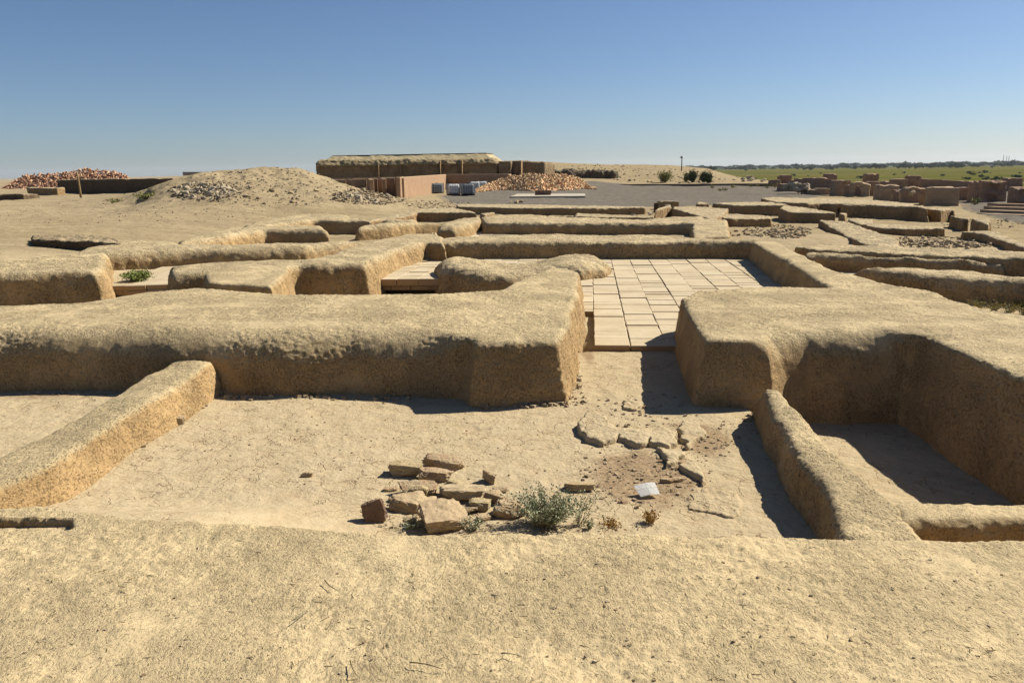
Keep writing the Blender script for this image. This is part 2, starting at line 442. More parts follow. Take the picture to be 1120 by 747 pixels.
W1 = wall('long thick mud wall across the left, ending in a square pier beside the doorway',
     [(-300, 335, Z6), (0, 330, Z6), (90, 327, Z6), (150, 318, Z6), (222, 311, Z6), (330, 318, Z6), (480, 318, Z6), (546, 317, .56), (575, 302, .53), (600, 293, .5), (622, 293, .5), (633, 297, .5),
      (640, 345, 0, .52), (636, 385, 0, .54), (629, 425, 0, .56), (620, 441, 0, .56), (515, 445, 0, .56), (506, 437, 0, .57), (450, 434, 0, .58), (380, 431, 0, .58), (300, 433, 0, .58), (240, 432, 0, .58), (120, 428, 0, .6), (0, 428, 0, .6), (-300, 423, 0, .6)],
     Z6, .016, 18, w=w_left, p=2.3, slope=5.5, wob=.025, low=.016, mid=.004, fine=.007, ff=30)
wall('square-ended mud spur standing behind the long left wall, right end sunlit',
     [(224, 309, .64), (222, 300, .64), (250, 290.5, .64), (316, 288.5, .64), (330, 296, .6), (333, 320, .1, .62), (300, 313, .62)],
     .64, .022, 14, w=.14, p=2.3)
W2 = wall('massive mud wall on the right, pier by the doorway turning back and toward the viewer',
     [(743, 326, .58), (762, 317, .6), (830, 314, .6), (907, 314, .58), (862, 286, .53), (822, 264, .5), (850, 264, .5), (880, 280, .52), (915, 296, .55), (960, 308, .57), (1000, 315, .58), (1025, 319, .58), (1045, 328, .58), (1080, 338, .58), (1120, 343, .58), (1400, 385, .58),
      (1700, 640, .58), (1330, 700, -.2, .6), (1105, 545, -.22, .6), (1040, 499, -.22, .6), (985, 463, -.22, .6), (925, 463, -.22, .6), (884, 462, -.22, .6), (862, 440, -.0, .6), (848, 447, 0, .6), (757, 446, 0, .6), (738, 386, 0, .58)],
     .6, .017, 18, w=w_right, p=2.3, slope=5.5, zb=-.45, wob=.025, low=.016, mid=.004, fine=.007, ff=30)
wall('narrow curved mud partition running forward from the right pier, shadow on its left',
     [(822, 453, 0), (836, 492, 0), (862, 545, 0), (895, 586, 0), (905, 640, 0), (1030, 640, .27), (1006, 590, .27), (982, 548, .27), (930, 505, .27), (883, 460, .27), (868, 444, .3), (852, 424, .33), (835, 424, .33)],
     .27, .013, 18, w=.11, p=2.3, slope=6, zb=-.45, wob=.02, fine=.005, ff=38)
wall('low mud sill closing the sunken right-hand cell, just behind the foreground wall',
     [(975, 546, .27), (1060, 546, .27), (1130, 548, .27), (1400, 555, .27), (1400, 580, .27), (1120, 568, .27), (1005, 567, .27), (985, 570, .27)],
     .27, .013, 10, w=.09, p=2.2, slope=7, zb=-.45, mat=MUD_FORE, wob=.015)

# middle band
wall('long low mud wall across the back of the tiled room',
     [(462, 262, .48), (500, 259, .48), (560, 257, .48), (700, 256.5, .48), (800, 262, .48), (835, 262, .48), (836, 284, .1), (810, 283.5, .1), (640, 283, .1), (480, 283.5, .1), (455, 283, .1)],
     .48, .035, 12, w=.21, p=2.4, mat=MUD_MID, low=.03, mid=.012)
wall('oblique mud wall left of the tiled room, sunlit flank beside the brick platform',
     [(185, 291, .50), (240, 287, .50), (300, 284, .50), (337, 283, .5), (358, 279, .5), (372, 274, .5), (400, 266, .5), (418, 261, .5), (446, 255, .5), (472, 255, .5), (486, 259, .5), (486, 266, .5),
      (467, 284, .1), (440, 293, .1), (407, 310, .1), (404, 329, -.15), (330, 331, -.15), (300, 335, -.1), (222, 338, -.1), (188, 340, -.1)],
     .50, .03, 14, w=.19, p=2.4, mat=MUD_MID, low=.03, mid=.012)
def lump(co):
    # eroded crest: high at both ends, saddle between
    t = (co[:, 0] - P(471, 300, .1)[0]) / (P(664, 300, .1)[0] - P(471, 300, .1)[0])
    k = np.interp(t, [0, .12, .3, .45, .6, .72, .85, 1], [.95, 1.0, .8, .62, .62, .85, 1.05, .9])
    co = co.copy(); m = co[:, 2] > 0; co[m, 2] *= k[m]; return co
wall('eroded humpbacked remnant of mud wall lying across the tiled floor',
     [(473, 301, .05, .38), (480, 317, -.1, .38), (520, 321, -.1, .38), (560, 322, -.1, .38), (600, 312, 0, .38), (637, 307, .1, .38), (664, 304, .1, .38), (669, 297, .1, .38),
      (657, 290.5, .1, .38), (600, 292, .1, .38), (560, 293, .1, .38), (490, 293.5, .1, .38)],
     .38, .025, 20, w=.42, p=2.2, slope=6, mat=MUD_MID, shape=lump, low=.04, mid=.015)
wall('square-ended mud wall at the far left edge, dark front and sunlit end',
     [(-300, 296, .45), (0, 286, .45), (37, 282.5, .45), (60, 280, .45), (85, 276, .45), (112, 276, .45), (124, 296, .0, .45), (123, 322, -.1, .45), (113, 330, -.1, .45), (0, 334, -.1, .45), (-300, 340, -.1, .45)],
     .45, .028, 18, batter=.09, mat=MUD_MID, low=.03, mid=.012)
wall('long low mud wall behind the bush cell on the left',
     [(78, 277, .42), (100, 270, .42), (135, 264, .42), (160, 262, .42), (185, 264, .42), (200, 267.5, .40), (260, 267.5, .40), (340, 265, .40), (398, 262, .40), (420, 262, .4), (420, 274, .05), (372, 282, .05), (337, 287, .05), (260, 290, .05), (200, 291, .05), (125, 295, .05), (110, 296, .05)],
     .42, .038, 14, batter=.16, mat=MUD_MID, low=.03, mid=.012)
wall('rounded mud block beyond the left walls, pale shoulders and shaded front',
     [(196, 263, .42), (225, 256, .44), (250, 249, .46), (289, 246.5, .48), (330, 246.5, .48), (352, 247.5, .46), (361, 254, .4), (363, 268, 0, .46), (292, 268.5, 0, .47), (262, 273, 0, .46), (232, 279, 0, .44), (212, 282, 0, .42), (190, 272, .40)],
     .47, .045, 12, batter=.12, mat=MUD_MID, low=.04, mid=.015)
wall('mud wall curving behind the rounded block, below the spoil hill',
     [(268, 246, .46), (285, 240.5, .5), (310, 236.5, .5), (335, 234.5, .5), (375, 235.5, .5), (400, 239, .5), (418, 242, .5), (460, 242, .46), (460, 252, .0, .46), (440, 256, 0, .48), (345, 256, 0, .5), (310, 260, 0, .5), (280, 268, 0, .48), (258, 264, 0, .46), (262, 250, .44)],
     .5, .05, 10, batter=.12, mat=MUD_MID, low=.05, mid=.015)
wall('tapering mud wall end pointing left, left of the long central wall',
     [(391, 248.5, .42), (402, 245.5, .45), (430, 243.5, .46), (460, 242, .46), (497, 240, .46), (500, 255, 0), (455, 258, 0), (430, 261, 0), (392, 264, 0)],
     .45, .05, 10, batter=.12, mat=MUD_MID, low=.03, mid=.015)
wall('stubby mud wall meeting the long central wall, right flank sunlit',
     [(472, 252, .46), (482, 245.5, .48), (492, 241, .48), (505, 238.5, .48), (527, 237, .48), (530, 252, .1, .48), (510, 260, .1, .48), (498, 262, .1, .46), (478, 262, .1, .46), (470, 258, .1, .46)],
     .48, .045, 10, batter=.12, mat=MUD_MID, low=.03, mid=.015)
wall('long straight central mud wall behind the narrow tiled corridor',
     [(525, 237.5, .48), (560, 234, .48), (600, 236, .46), (660, 239, .44), (700, 240, .44), (735, 237, .48), (770, 236.5, .48), (770, 262, .1, .48), (745, 258.5, .1, .48), (640, 257, .1, .46), (528, 256.5, .1, .48)],
     .48, .05, 9, batter=.1, mat=MUD_MID, low=.03, mid=.015)
wall('flat-topped mud wall end joining two cross walls left of the rubble pit',
     [(757, 243, .5), (767, 239, .5), (795, 240.5, .5), (800, 258, .5), (757, 259.5, .5)],
     .5, .04, 8, w=.14, mat=MUD_MID, low=.02, mid=.01)
wall('rounded mud wall at right with yellow weeds growing at its foot',
     [(908, 287, .40), (960, 290.5, .40), (1000, 292.5, .40), (1060, 295, .40), (1120, 302, .40), (1300, 318, .40), (1300, 355, .0), (1120, 336, .0), (1040, 331, 0), (960, 322, 0), (905, 308, 0)],
     .40, .03, 16, w=.26, mat=MUD_MID, low=.03, mid=.012)
wall('low eroded mud wall behind the rounded right wall, broken at its right end',
     [(880, 277, .41), (940, 279.5, .41), (1000, 281, .41), (1060, 282.5, .40), (1098, 287, .34), (1108, 293, .2, .3), (1090, 300, .1, .3), (1040, 299, .1), (960, 297, .1), (905, 293, .1), (880, 285, .1)],
     .41, .035, 12, w=.2, mat=MUD_MID, low=.02, mid=.015)
wall('thin low mud ledge nearest the rubble pit on the right',
     [(866, 269.5, .46), (900, 266, .46), (1000, 270, .45), (1120, 274, .38), (1300, 282, .36), (1300, 290, .36), (1060, 281, .42), (1000, 278.3, .45), (940, 275.2, .46), (890, 273, .46)],
     .46, .035, 6, w=.08, mat=MUD_MID, low=.015, mid=.015, zb=-.1)
# far left / mid cross walls (sharper, squarer)
def sharp(label, pts, h, voxel=.05, it=3, batter=.02, **k):
    k.setdefault('mat', MUD_FAR); k.setdefault('w', .035); k.setdefault('p', 3.0); k.setdefault('slope', 30); k.setdefault('wob', .03); k.setdefault('low', .012); k['crisp'] = 1; k.setdefault('mid', .015); k.setdefault('fine', 0)
    return wall(label, pts, h, voxel, it, batter=batter, **k)
sharp('mud wall with shaded face left of the central wall, under the spoil slope',
      [(395, 243, .3), (430, 235, .40), (455, 230.5, .42), (475, 227.5, .42), (497, 227.5, .42), (515, 231, .42), (530, 235, .42), (545, 240, .1), (530, 242, .1, .42), (497, 241, .1, .42), (456, 241, .1, .42), (454, 244, .1, .42), (400, 249, .1, .3)], .42, .05, 6)
sharp('long thin mud wall edging the grey gravel yard',
      [(499, 223.5, .32), (560, 223.5, .32), (640, 225, .30), (706, 226, .28), (706, 233.5, .0, .28), (640, 235, 0, .3), (560, 235, 0, .32), (499, 233, .0, .32)], .3, .06, 4)
sharp('short low mud kerb between the central wall and the gravel yard wall',
      [(628, 236.3, .3), (660, 237.5, .28), (720, 237.5, .26), (723, 239, .22), (700, 243, .0, .26), (630, 241, 0, .3)], .28, .05, 4, batter=.04)
sharp('pale flat mud pad behind the central wall',
      [(602, 235.5, .2), (628, 236, .2), (629, 242, 0, .2), (597, 241.5, 0, .2)], .2, .05, 4)
sharp('light mud wall top with dark notch at its left, right of the gravel yard',
      [(716, 229.5, .45), (735, 226, .48), (767, 226.5, .48), (797, 228, .46), (797, 231, .46), (780, 241, .46), (735, 241, .0, .46), (733, 232, .1, .46)], .46, .05, 4)
sharp('straight mud wall face stretching behind the rubble pit',
      [(767, 234.5, .38), (800, 234, .38), (843, 236, .38), (844, 247.5, .12), (800, 248.5, .12), (768, 243.5, .12)], .38, .045, 3)
sharp('second straight mud wall behind the rubble pit, stony on its left half',
      [(760, 222.8, .45), (812, 221, .45), (852, 221, .45), (862, 224, .45), (853, 236, .0), (800, 236, 0), (762, 231, .0)], .45, .06, 3)
sharp('pale wide mud wall top beyond the straight walls, near the ruined pillars',
      [(832, 217, .5), (845, 215.8, .5), (900, 217, .5), (960, 219, .5), (1000, 223, .5), (1000, 226, .5), (960, 224.5, .5), (900, 222, .5), (880, 222, .5), (848, 221, .5)], .5, .07, 3)
sharp('mud wall block with a long flat top right of the dark corner pit',
      [(862, 243.5, .15, .5), (895, 244.5, .15, .5), (926, 244.5, .15, .5), (926, 235.6, .5), (906, 231, .5), (887, 228, .5), (857, 224.5, .5), (852, 228, .5)], .5, .045, 3)
sharp('mud wall running forward with a black shadowed left side, right of the rubble pit',
      [(896, 241, .45), (925, 242, .45), (950, 250, .42), (985, 263, .40), (985, 272, .38), (948, 268.5, .40), (925, 258, .42)], .45, .04, 3)
sharp('tall straight mud wall with a broad shaded face in the right middle distance',
      [(882, 223, .5), (900, 222.3, .5), (975, 225.5, .5), (1000, 226, .5), (1018, 229, .5), (1010, 243, -.1), (975, 241, -.1), (925, 241, -.1), (888, 232, -.1)], .5, .055, 3)
sharp('low stepped mud wall in the right middle distance, shaded front',
      [(927, 238.5, .38), (955, 240, .38), (956, 245, .36), (1000, 246, .36), (1030, 247.5, .36), (1034, 250, .36), (1034, 258.5, .15, .36), (990, 259, .15,.36), (957, 257, .15,.36), (940, 254, .15), (927, 249, .15)], .38, .045, 3)
sharp('short mud wall block pointing forward beside the paved gap',
      [(1019, 227.5, .42), (1040, 227.8, .42), (1048, 233, .42), (1043, 242, -.05), (1028, 245, -.05), (1010, 242, -.05)], .42, .05, 3)
sharp('wedge-shaped mud wall with a black shadow on its left, far right',
      [(1040, 236.5, .42), (1054, 237, .42), (1068, 241.5, .42), (1083, 246.5, .42), (1083, 254, -.0), (1050, 255, .0), (1038, 247, .0)], .42, .045, 3)
sharp('long mud wall leaving the frame at right with a black shadowed side',
      [(1051, 253, .40), (1076, 252.3, .40), (1092, 254, .40), (1120, 265.5, .40), (1250, 310, .40), (1250, 350, .40), (1120, 271, .40), (1084, 259.5, .40), (1074, 255.8, .40)], .40, .035, 3)

# ------------------------------------------------------------------ terrain
ctrl = []
def c_z(px, py, z): p = P(px, py, z); ctrl.append((p[0], p[1], z))
def c_d(px, py, D): p = PD(px, py, D); ctrl.append(tuple(p))
def c_a(px, D, z):
    p = PD(px, 200, D); ctrl.append((p[0], p[1], z))
for q in [(-400, 300, .40), (-200, 280, .42), (-100, 250, .42), (0, 280, .40), (0, 250, .42), (0, 225, .42), (100, 240, .42), (90, 222, .44), (40, 218, .44), (-200, 220, .42), (150, 225, .46), (180, 240, .42), (250, 263, .1), (300, 262, 0), (350, 262, 0), (400, 262, 0), (335, 250, .05), (380, 247, 0), (430, 258, 0), (205, 262, .12), (300, 250, .02), (320, 244, .1), (250, 257, .1), (250, 236, .40), (300, 232, .42), (350, 230, .42),
          (400, 233, .25), (420, 238, .12), (450, 262, 0), (550, 233, 0), (700, 240, 0), (640, 245, 0), (850, 250, .1), (850, 238, 0), (800, 248, .12), (850, 247, .12), (885, 245, .2), (820, 262, .43), (860, 262, .43), (900, 264, .44), (805, 255, .3), (850, 255, .3), (900, 252, .28), (950, 257, .2), (1000, 260, .18), (1040, 262, .2), (960, 268, .42), (1000, 268, .34), (1000, 274, .43), (1040, 274, .38), (1080, 276, .3), (1100, 285, .32), (1300, 290, .3), (1060, 258, .05), (1110, 247, -.1), (1000, 243, .05), (940, 243, .05),
          (1090, 232, -.3), (1200, 240, -.3), (1050, 222, -.4), (950, 222, -.35), (880, 215, -.4), (1110, 212, -.4), (1300, 220, -.4),
          (550, 225, -.4), (700, 221, -.4), (820, 218, -.4), (650, 206, -.4), (840, 206, -.4), (500, 218, -.38), (760, 206, -.4), (600, 212, -.4), (450, 226, .0), (470, 219, -.2), (440, 213, -.2), (980, 206, -.4), (700, 203.5, -.4), (800, 203, -.4)]: c_z(*q)
for q in [(300, 183.5, 55), (325, 183.5, 55), (275, 184.5, 54), (240, 188, 52), (210, 193, 50), (185, 199, 50), (165, 206, 50), (345, 190, 55), (360, 197, 55), (380, 203, 54), (300, 205, 46), (240, 210, 44), (200, 217, 44), (370, 217, 43), (415, 220, 46),
          (700, 180, 175), (640, 179, 175), (590, 177, 170), (740, 181.5, 175), (775, 185, 172), (800, 192, 160), (840, 198, 145), (680, 193, 140), (720, 198, 128), (780, 200, 128), (600, 190, 140), (560, 200, 120)]: c_d(*q)
for q in [(300, 80, .6), (360, 80, 0), (420, 80, -.3), (200, 80, .5), (250, 75, .7), (100, 85, .45), (0, 85, .4), (-300, 80, .4), (60, 130, 1.0), (0, 130, 1.2), (160, 120, 1.6), (205, 120, 2.0), (270, 120, 1.5), (-300, 150, 1), (450, 105, -.4), (350, 110, .2), (450, 140, .5),
          (860, 165, -1.5), (900, 205, -5), (820, 205, -4.5), (1000, 150, -2.0), (1000, 205, -5.2), (1120, 130, -1.5), (1120, 205, -5.2), (1400, 120, -1.5), (1400, 205, -5),
          (700, 260, -2), (600, 260, -1.0), (400, 260, -1), (200, 260, 0), (0, 260, 0.5), (-300, 260, 0)]: c_a(*q)
for px in range(-400, 1500, 200): c_a(px, 450, -5 if px > 600 else -3.0)
for px in range(-400, 1500, 200): c_a(px, 900, -6)
for px in range(-600, 1700, 200): c_a(px, 16, 0 if px > 420 else .0)
ctrl = np.array(ctrl)
def uv(x, y):
    D = np.hypot(x, y)
    return np.stack([np.arctan2(x, y) * 3.0, np.log(D)], -1)
cu = uv(ctrl[:, 0], ctrl[:, 1]); nC = len(cu)
K = np.linalg.norm(cu[:, None] - cu[None], axis=-1)
A = np.zeros((nC + 1, nC + 1)); A[:nC, :nC] = -K - .0 * np.eye(nC); A[:nC, nC] = 1; A[nC, :nC] = 1
sol = np.linalg.solve(A + np.diag([1e-6] * nC + [0]), np.append(ctrl[:, 2], 0))
def rbf(x, y):
    q = uv(x, y); out = np.empty(len(x))
    for i in range(0, len(x), 60000):
        k = -np.linalg.norm(q[i:i + 60000, None] - cu[None], axis=-1)
        out[i:i + 60000] = k @ sol[:nC] + sol[nC]
    return out
cellA, cellB, cellC, cellD = P(870, 440, 0), P(985, 463, -.22), P(1105, 545, -.22), P(985, 560, 0)
def terrain_z(x, y):
    x = np.asarray(x, float).ravel(); y = np.asarray(y, float).ravel()
    D = np.hypot(x, y)
    t = sstep(D, 18.5, 21.0) * 1.0
    tl = sstep(D, 19.2, 21.0)
    z = np.where(D > 17, rbf(x, np.maximum(y, .5)), 0) * np.where(x < 0, tl, t)
    # sunken cell on the right
    m = sstep(x, 2.05, 2.25) * (1 - sstep(x, 5.0, 5.4)) * sstep(y, 3.5, 3.8) * (1 - sstep(y, 7.2, 7.5))
    z = z - .22 * m
    # floor behind the left wall lies a little lower
    m = (1 - sstep(x, .6, 1.0)) * sstep(y, 8.8, 9.2) * (1 - sstep(y, 15.3, 15.8))
    z = z - .22 * m
    # doorway rises to the tiles
    m = sstep(y, 6.6, 8.6) * (1 - sstep(y, 9.4, 9.8)) * sstep(x, .3, .8) * (1 - sstep(x, 2.0, 2.4))
    z = z + .035 * m
    # near edge: earth banked against the foreground wall on the left half
    m = (1 - sstep(x, -1.7, -.6)) * (1 - sstep(y, 3.5, 5.0)) * sstep(y, 2.2, 2.6)
    z = z + .42 * m
    p = np.stack([x, y, np.zeros_like(x)], -1)
    z = z + .012 * fbm(p, .8, 3, 5) * sstep(D, 2, 5) + .004 * fbm(p, 5, 3, 6)
    z = z + sstep(D, 25, 60) * .07 * fbm(p, .25, 4, 8)
    z = z + sstep(D, 20, 30) * (1 - sstep(D, 90, 200)) * (.018 * fbm(p, 1.3, 3, 14) + .012 * fbm(p, 4, 2, 15))
    hill = np.exp(-(((x - PD(300, 200, 50)[0]) / 10) ** 2 + ((y - 48) / 9) ** 2))
    z = z + hill * (.12 * fbm(p, .9, 4, 12, .6) + .05 * np.abs(fbm(p, 3, 3, 16)))
    return z
PAT = P(705, 520, 0)
nr, na = 900, 760
ang = np.concatenate([np.linspace(R(-75), R(-36), 60, endpoint=False), np.linspace(R(-36), R(36), na - 120, endpoint=False), np.linspace(R(36), R(75), 60)])
rad = np.concatenate([np.geomspace(.6, 3, 30, endpoint=False), np.geomspace(3, 260, nr - 80, endpoint=False), np.geomspace(260, 9000, 50)])
RR, AA = np.meshgrid(rad, ang, indexing='ij')
X = (RR * np.sin(AA)).ravel(); Y = (RR * np.cos(AA)).ravel()
Zt = terrain_z(X, Y)
idx = np.arange(len(rad) * len(ang)).reshape(len(rad), len(ang))
quads = np.stack([idx[:-1, :-1], idx[:-1, 1:], idx[1:, 1:], idx[1:, :-1]], -1).reshape(-1, 4)[:, ::-1]
me = np_mesh('ground', np.stack([X, Y, Zt], -1), quads)
def in_poly(x, y, poly):
    n = len(poly); c = np.zeros(len(x), bool)
    for i in range(n):
        x1, y1 = poly[i][:2]; x2, y2 = poly[i - 1][:2]
        cond = (y1 > y) != (y2 > y)
        with np.errstate(divide='ignore', invalid='ignore'):
            xi = (x2 - x1) * (y - y1) / (y2 - y1) + x1
        c ^= cond & (x < xi)
    return c
def soft_mask(poly, fz):
    """pixel polygon on the ground -> 0..1 mask, edges softened in the plan"""
    pl = [P(a, b, fz) for a, b in poly]
    acc = np.zeros(len(X))
    D = np.hypot(X, Y)
    for k in range(6):
        a = k * 1.047; r = .012 * D
        acc += in_poly(X + r * math.cos(a), Y + r * math.sin(a), pl)
    return acc / 6
dirt = np.exp(-(((X - PAT[0]) / .42) ** 2 + ((Y - PAT[1]) / .55) ** 2))
q = P(765, 480, 0); dirt = np.maximum(dirt, np.exp(-(((X - q[0]) / .28) ** 2 + ((Y - q[1]) / .4) ** 2)))
q = P(60, 432, 0); dirt = np.maximum(dirt, .55 * np.exp(-(((X - q[0]) / 1.2) ** 2 + ((Y - q[1]) / .25) ** 2)))
q = P(640, 385, 0); dirt = np.maximum(dirt, .8 * np.exp(-(((X - q[0]) / .1) ** 2 + ((Y - q[1]) / .9) ** 2)))
gravel = soft_mask([(480, 216), (500, 228), (620, 231), (760, 229), (850, 222), (900, 214), (905, 206), (845, 203), (640, 203), (600, 205), (520, 208)], -.4)
gravel = np.maximum(gravel, .8 * soft_mask([(1045, 214), (1052, 232), (1085, 243), (1130, 256), (1500, 300), (1500, 214), (1120, 206), (1060, 206)], -.35))
far = sstep(np.hypot(X, Y), 18, 23)
colr = np.stack([dirt, gravel, far, np.ones_like(far)], -1).astype(np.float32)
at = me.color_attributes.new('mask', 'FLOAT_COLOR', 'POINT'); at.data.foreach_set('color', colr.ravel())
g = link('ground', me, EARTH, smooth=True); tag(g, kind='structure')
ZG = Zt.reshape(len(rad), len(ang)); LR = np.log(rad)
def zfast(x, y):
    x = np.atleast_1d(x); y = np.atleast_1d(y)
    fi = np.interp(np.log(np.hypot(x, y)), LR, np.arange(len(rad))); fj = np.interp(np.arctan2(x, y), ang, np.arange(len(ang)))
    i = np.clip(fi.astype(int), 0, len(rad) - 2); j = np.clip(fj.astype(int), 0, len(ang) - 2); u = fi - i; v = fj - j
    return ZG[i, j] * (1 - u) * (1 - v) + ZG[i + 1, j] * u * (1 - v) + ZG[i, j + 1] * (1 - u) * v + ZG[i + 1, j + 1] * u * v
def gz(x, y): return float(zfast(x, y)[0])

# green plain
def field_mat():
    t = NT('irrigated_field'); t.b.inputs['Specular IOR Level'].default_value = 0; p = t.pos((1, 3.5, 1)); n = t.noise(p, .006, 6, .6); n2 = t.noise(t.pos((1, 5, 1)), .05, 6, .7)
    col = t.mix(t.ramp(n, [(.38, 0), (.62, 1)]), (.068, .075, .016), (.135, .115, .03))
    col = t.mix(t.ramp(n2, [(.33, .75), (.52, 0)]), col, (.035, .05, .012))
    col = t.mix(t.ramp(t.noise(t.pos((1, 6, 1)), .004, 4, .6), [(.52, 0), (.64, .7)]), col, (.15, .125, .07))
    t.l(col, t.b.inputs['Base Color']); t.l(t.bump(n2, .6, 1.5), t.b.inputs['Normal']); return t.m
rr = np.geomspace(185, 9500, 60); aa = np.linspace(R(8), R(60), 60)
RR, AA = np.meshgrid(rr, aa, indexing='ij'); fx = (RR * np.sin(AA)).ravel(); fy = (RR * np.cos(AA)).ravel()
ii = np.arange(3600).reshape(60, 60)
fme = np_mesh('field', np.stack([fx, fy, np.full(3600, -4.0) + .12 * fbm(np.stack([fx, fy, fx * 0], -1), .02, 2)], -1), np.stack([ii[:-1, :-1], ii[:-1, 1:], ii[1:, 1:], ii[1:, :-1]], -1).reshape(-1, 4)[:, ::-1])
tag(link('field', fme, field_mat(), smooth=True), kind='structure')

# ------------------------------------------------------------------ tiled floors
O = P(650, 378, .1); q = P(668, 281.6, .1); a0 = P(688.4, 381.8, .1)
A_ = P(666.8, 281.6, .1)[:2] - a0[:2]; A_ /= np.hypot(*A_); B_ = np.array([A_[1], -A_[0]])
def box_into(V, Q, cs, z0, z1, ch=.006):
    """one brick: four plan corners, with a small chamfer at the top"""
    b = len(V); c = sum(cs) / 4
    for s, z in ((1, z0), (1, z1 - ch)):
        for k in cs: V.append((*(c + (k - c) * s), z))
    for k in cs:
        d = k - c; V.append((*(c + d * (1 - ch / max(.05, np.hypot(*d)) * 1.4)), z1))
    for r in (0, 4):
        for k in range(4): Q.append((b + r + k, b + r + (k + 1) % 4, b + r + 4 + (k + 1) % 4, b + r + 4 + k))
    Q.append((b + 8, b + 9, b + 10, b + 11))
def tile_floor(name, org, cols, size, z0, z1, gap=.011, zvar=.0055):
    V, Q = [], []
    tmin = min(c[1] for c in cols); tmax = max(c[2] for c in cols); rows = [tmin]
    while rows[-1] < tmax: rows.append(rows[-1] + size * rng.uniform(.97, 1.03))
    for (c, t0, t1) in cols:
        wob = rng.uniform(-.006, .006)
        for r_ in range(len(rows) - 1):
            ta, tb = rows[r_] + rng.normal(0, .006), min(rows[r_ + 1] + rng.normal(0, .006), t1)
            if ta < t0 - .05 or tb - ta < .1: continue
            halves = [(ta, (ta + tb) / 2 + rng.normal(0, .01)), None] if rng.uniform() < .4 else [(ta, tb)]
            if len(halves) == 2: halves[1] = (halves[0][1], tb)
            for (u0, u1) in halves:
                g = gap * rng.uniform(.1, .9); s0 = c * size + gap * .4 + wob; s1 = (c + 1) * size - gap * .4 + wob
                cs = [(s0, u0 + g * .5), (s1, u0 + g * .5), (s1, u1 - g * .5), (s0, u1 - g * .5)]
                w = [org[:2] + B_ * (u + rng.normal(0, .003)) + A_ * (v + rng.normal(0, .003)) for u, v in cs]
                box_into(V, Q, w, z0, z1 + rng.normal(0, zvar))
    c0, c1 = min(c[0] for c in cols) * size, (max(c[0] for c in cols) + 1) * size
    for ca in range(len(cols)):
        c, ta, tb = cols[ca]; cs = [org[:2] + B_ * u + A_ * v for u, v in ((c * size + .004, ta + .03), ((c + 1) * size + .0, ta + .03), ((c + 1) * size + .0, tb), (c * size + .004, tb))]
        box_into(V, Q, cs, z0 - .01, z1 - .013 - .002 * (ca % 2), .001)
    me = np_mesh(name, np.array(V), np.array(Q)); return me
T = .41
def t_of(px, py, z=.1):
    w = P(px, py, z)[:2] - O[:2]; return float(w @ B_), float(w @ A_)
tEnd = t_of(700, 281)[1]
cols = []
tl0 = t_of(430, 305)[1]; sl = t_of(405, 305)[0]; tm = t_of(640, 340)[1]
for c in range(0, 12): cols.append((c, 0 if c < 3 else .0, tEnd))
cols.append((-1, tm, tEnd))
for c in range(int(sl / T) - 1, -1):
    cols.append((c, tl0, tEnd + .2))
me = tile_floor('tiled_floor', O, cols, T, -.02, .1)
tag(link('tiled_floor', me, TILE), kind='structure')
# courses of bricks under the front edge of the left platform
V, Q = [], []
sr = t_of(472, 305)[0]
for k, (za, zb_) in enumerate(((-.045, .012), (-.12, -.052))):
    c = sl - .2 + (k * .2)
    while c < sr:
        ln = .41 * rng.uniform(.9, 1.05)
        cs = [(c + .006, tl0 + .02 + .012 * k), (c + ln - .006, tl0 + .02 + .012 * k), (c + ln - .006, tl0 + .42), (c + .006, tl0 + .42)]
        box_into(V, Q, [O[:2] + B_ * u + A_ * v for u, v in cs], za, zb_)
        c += ln
me = np_mesh('brick_courses', np.array(V), np.array(Q))
tag(link('brick_platform_edge', me, TILE), 'exposed edge of stacked brick courses below the left tiled platform', 'brick courses')
# corridor tiles behind the cross wall
V, Q = [], []
o2 = P(530, 263, .1)
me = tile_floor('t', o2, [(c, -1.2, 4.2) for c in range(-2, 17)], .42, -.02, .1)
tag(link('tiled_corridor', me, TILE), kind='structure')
# bush cell on the left: slab with broken brick edge
s0 = P(112, 313, .05); s1 = P(190, 311, .05)
V, Q = [], []
dB = (s1 - s0)[:2]; L = np.hypot(*dB); dB /= L; dA = np.array([-dB[1], dB[0]])
for k, (za, zb_) in enumerate(((-.14, -.045), (-.04, .055))):
    c = -.1 + k * .15; i = 0
    while c < L + .3:
        ln = rng.uniform(.36, .5); off = rng.normal(0, .012) - (0 if k else .0)
        cs = [(c + .006, off), (c + ln - .006, off + .01), (c + ln - .006, off + 3.6), (c + .006, off + 3.6)]
        box_into(V, Q, [s0[:2] + dB * u + dA * v for u, v in cs], za, zb_, .015)
        c += ln
me = np_mesh('c', np.array(V), np.array(Q))
tag(link('brick_paved_cell', me, TILE), 'raised brick-edged floor of the small cell holding the green bush', 'brick platform')

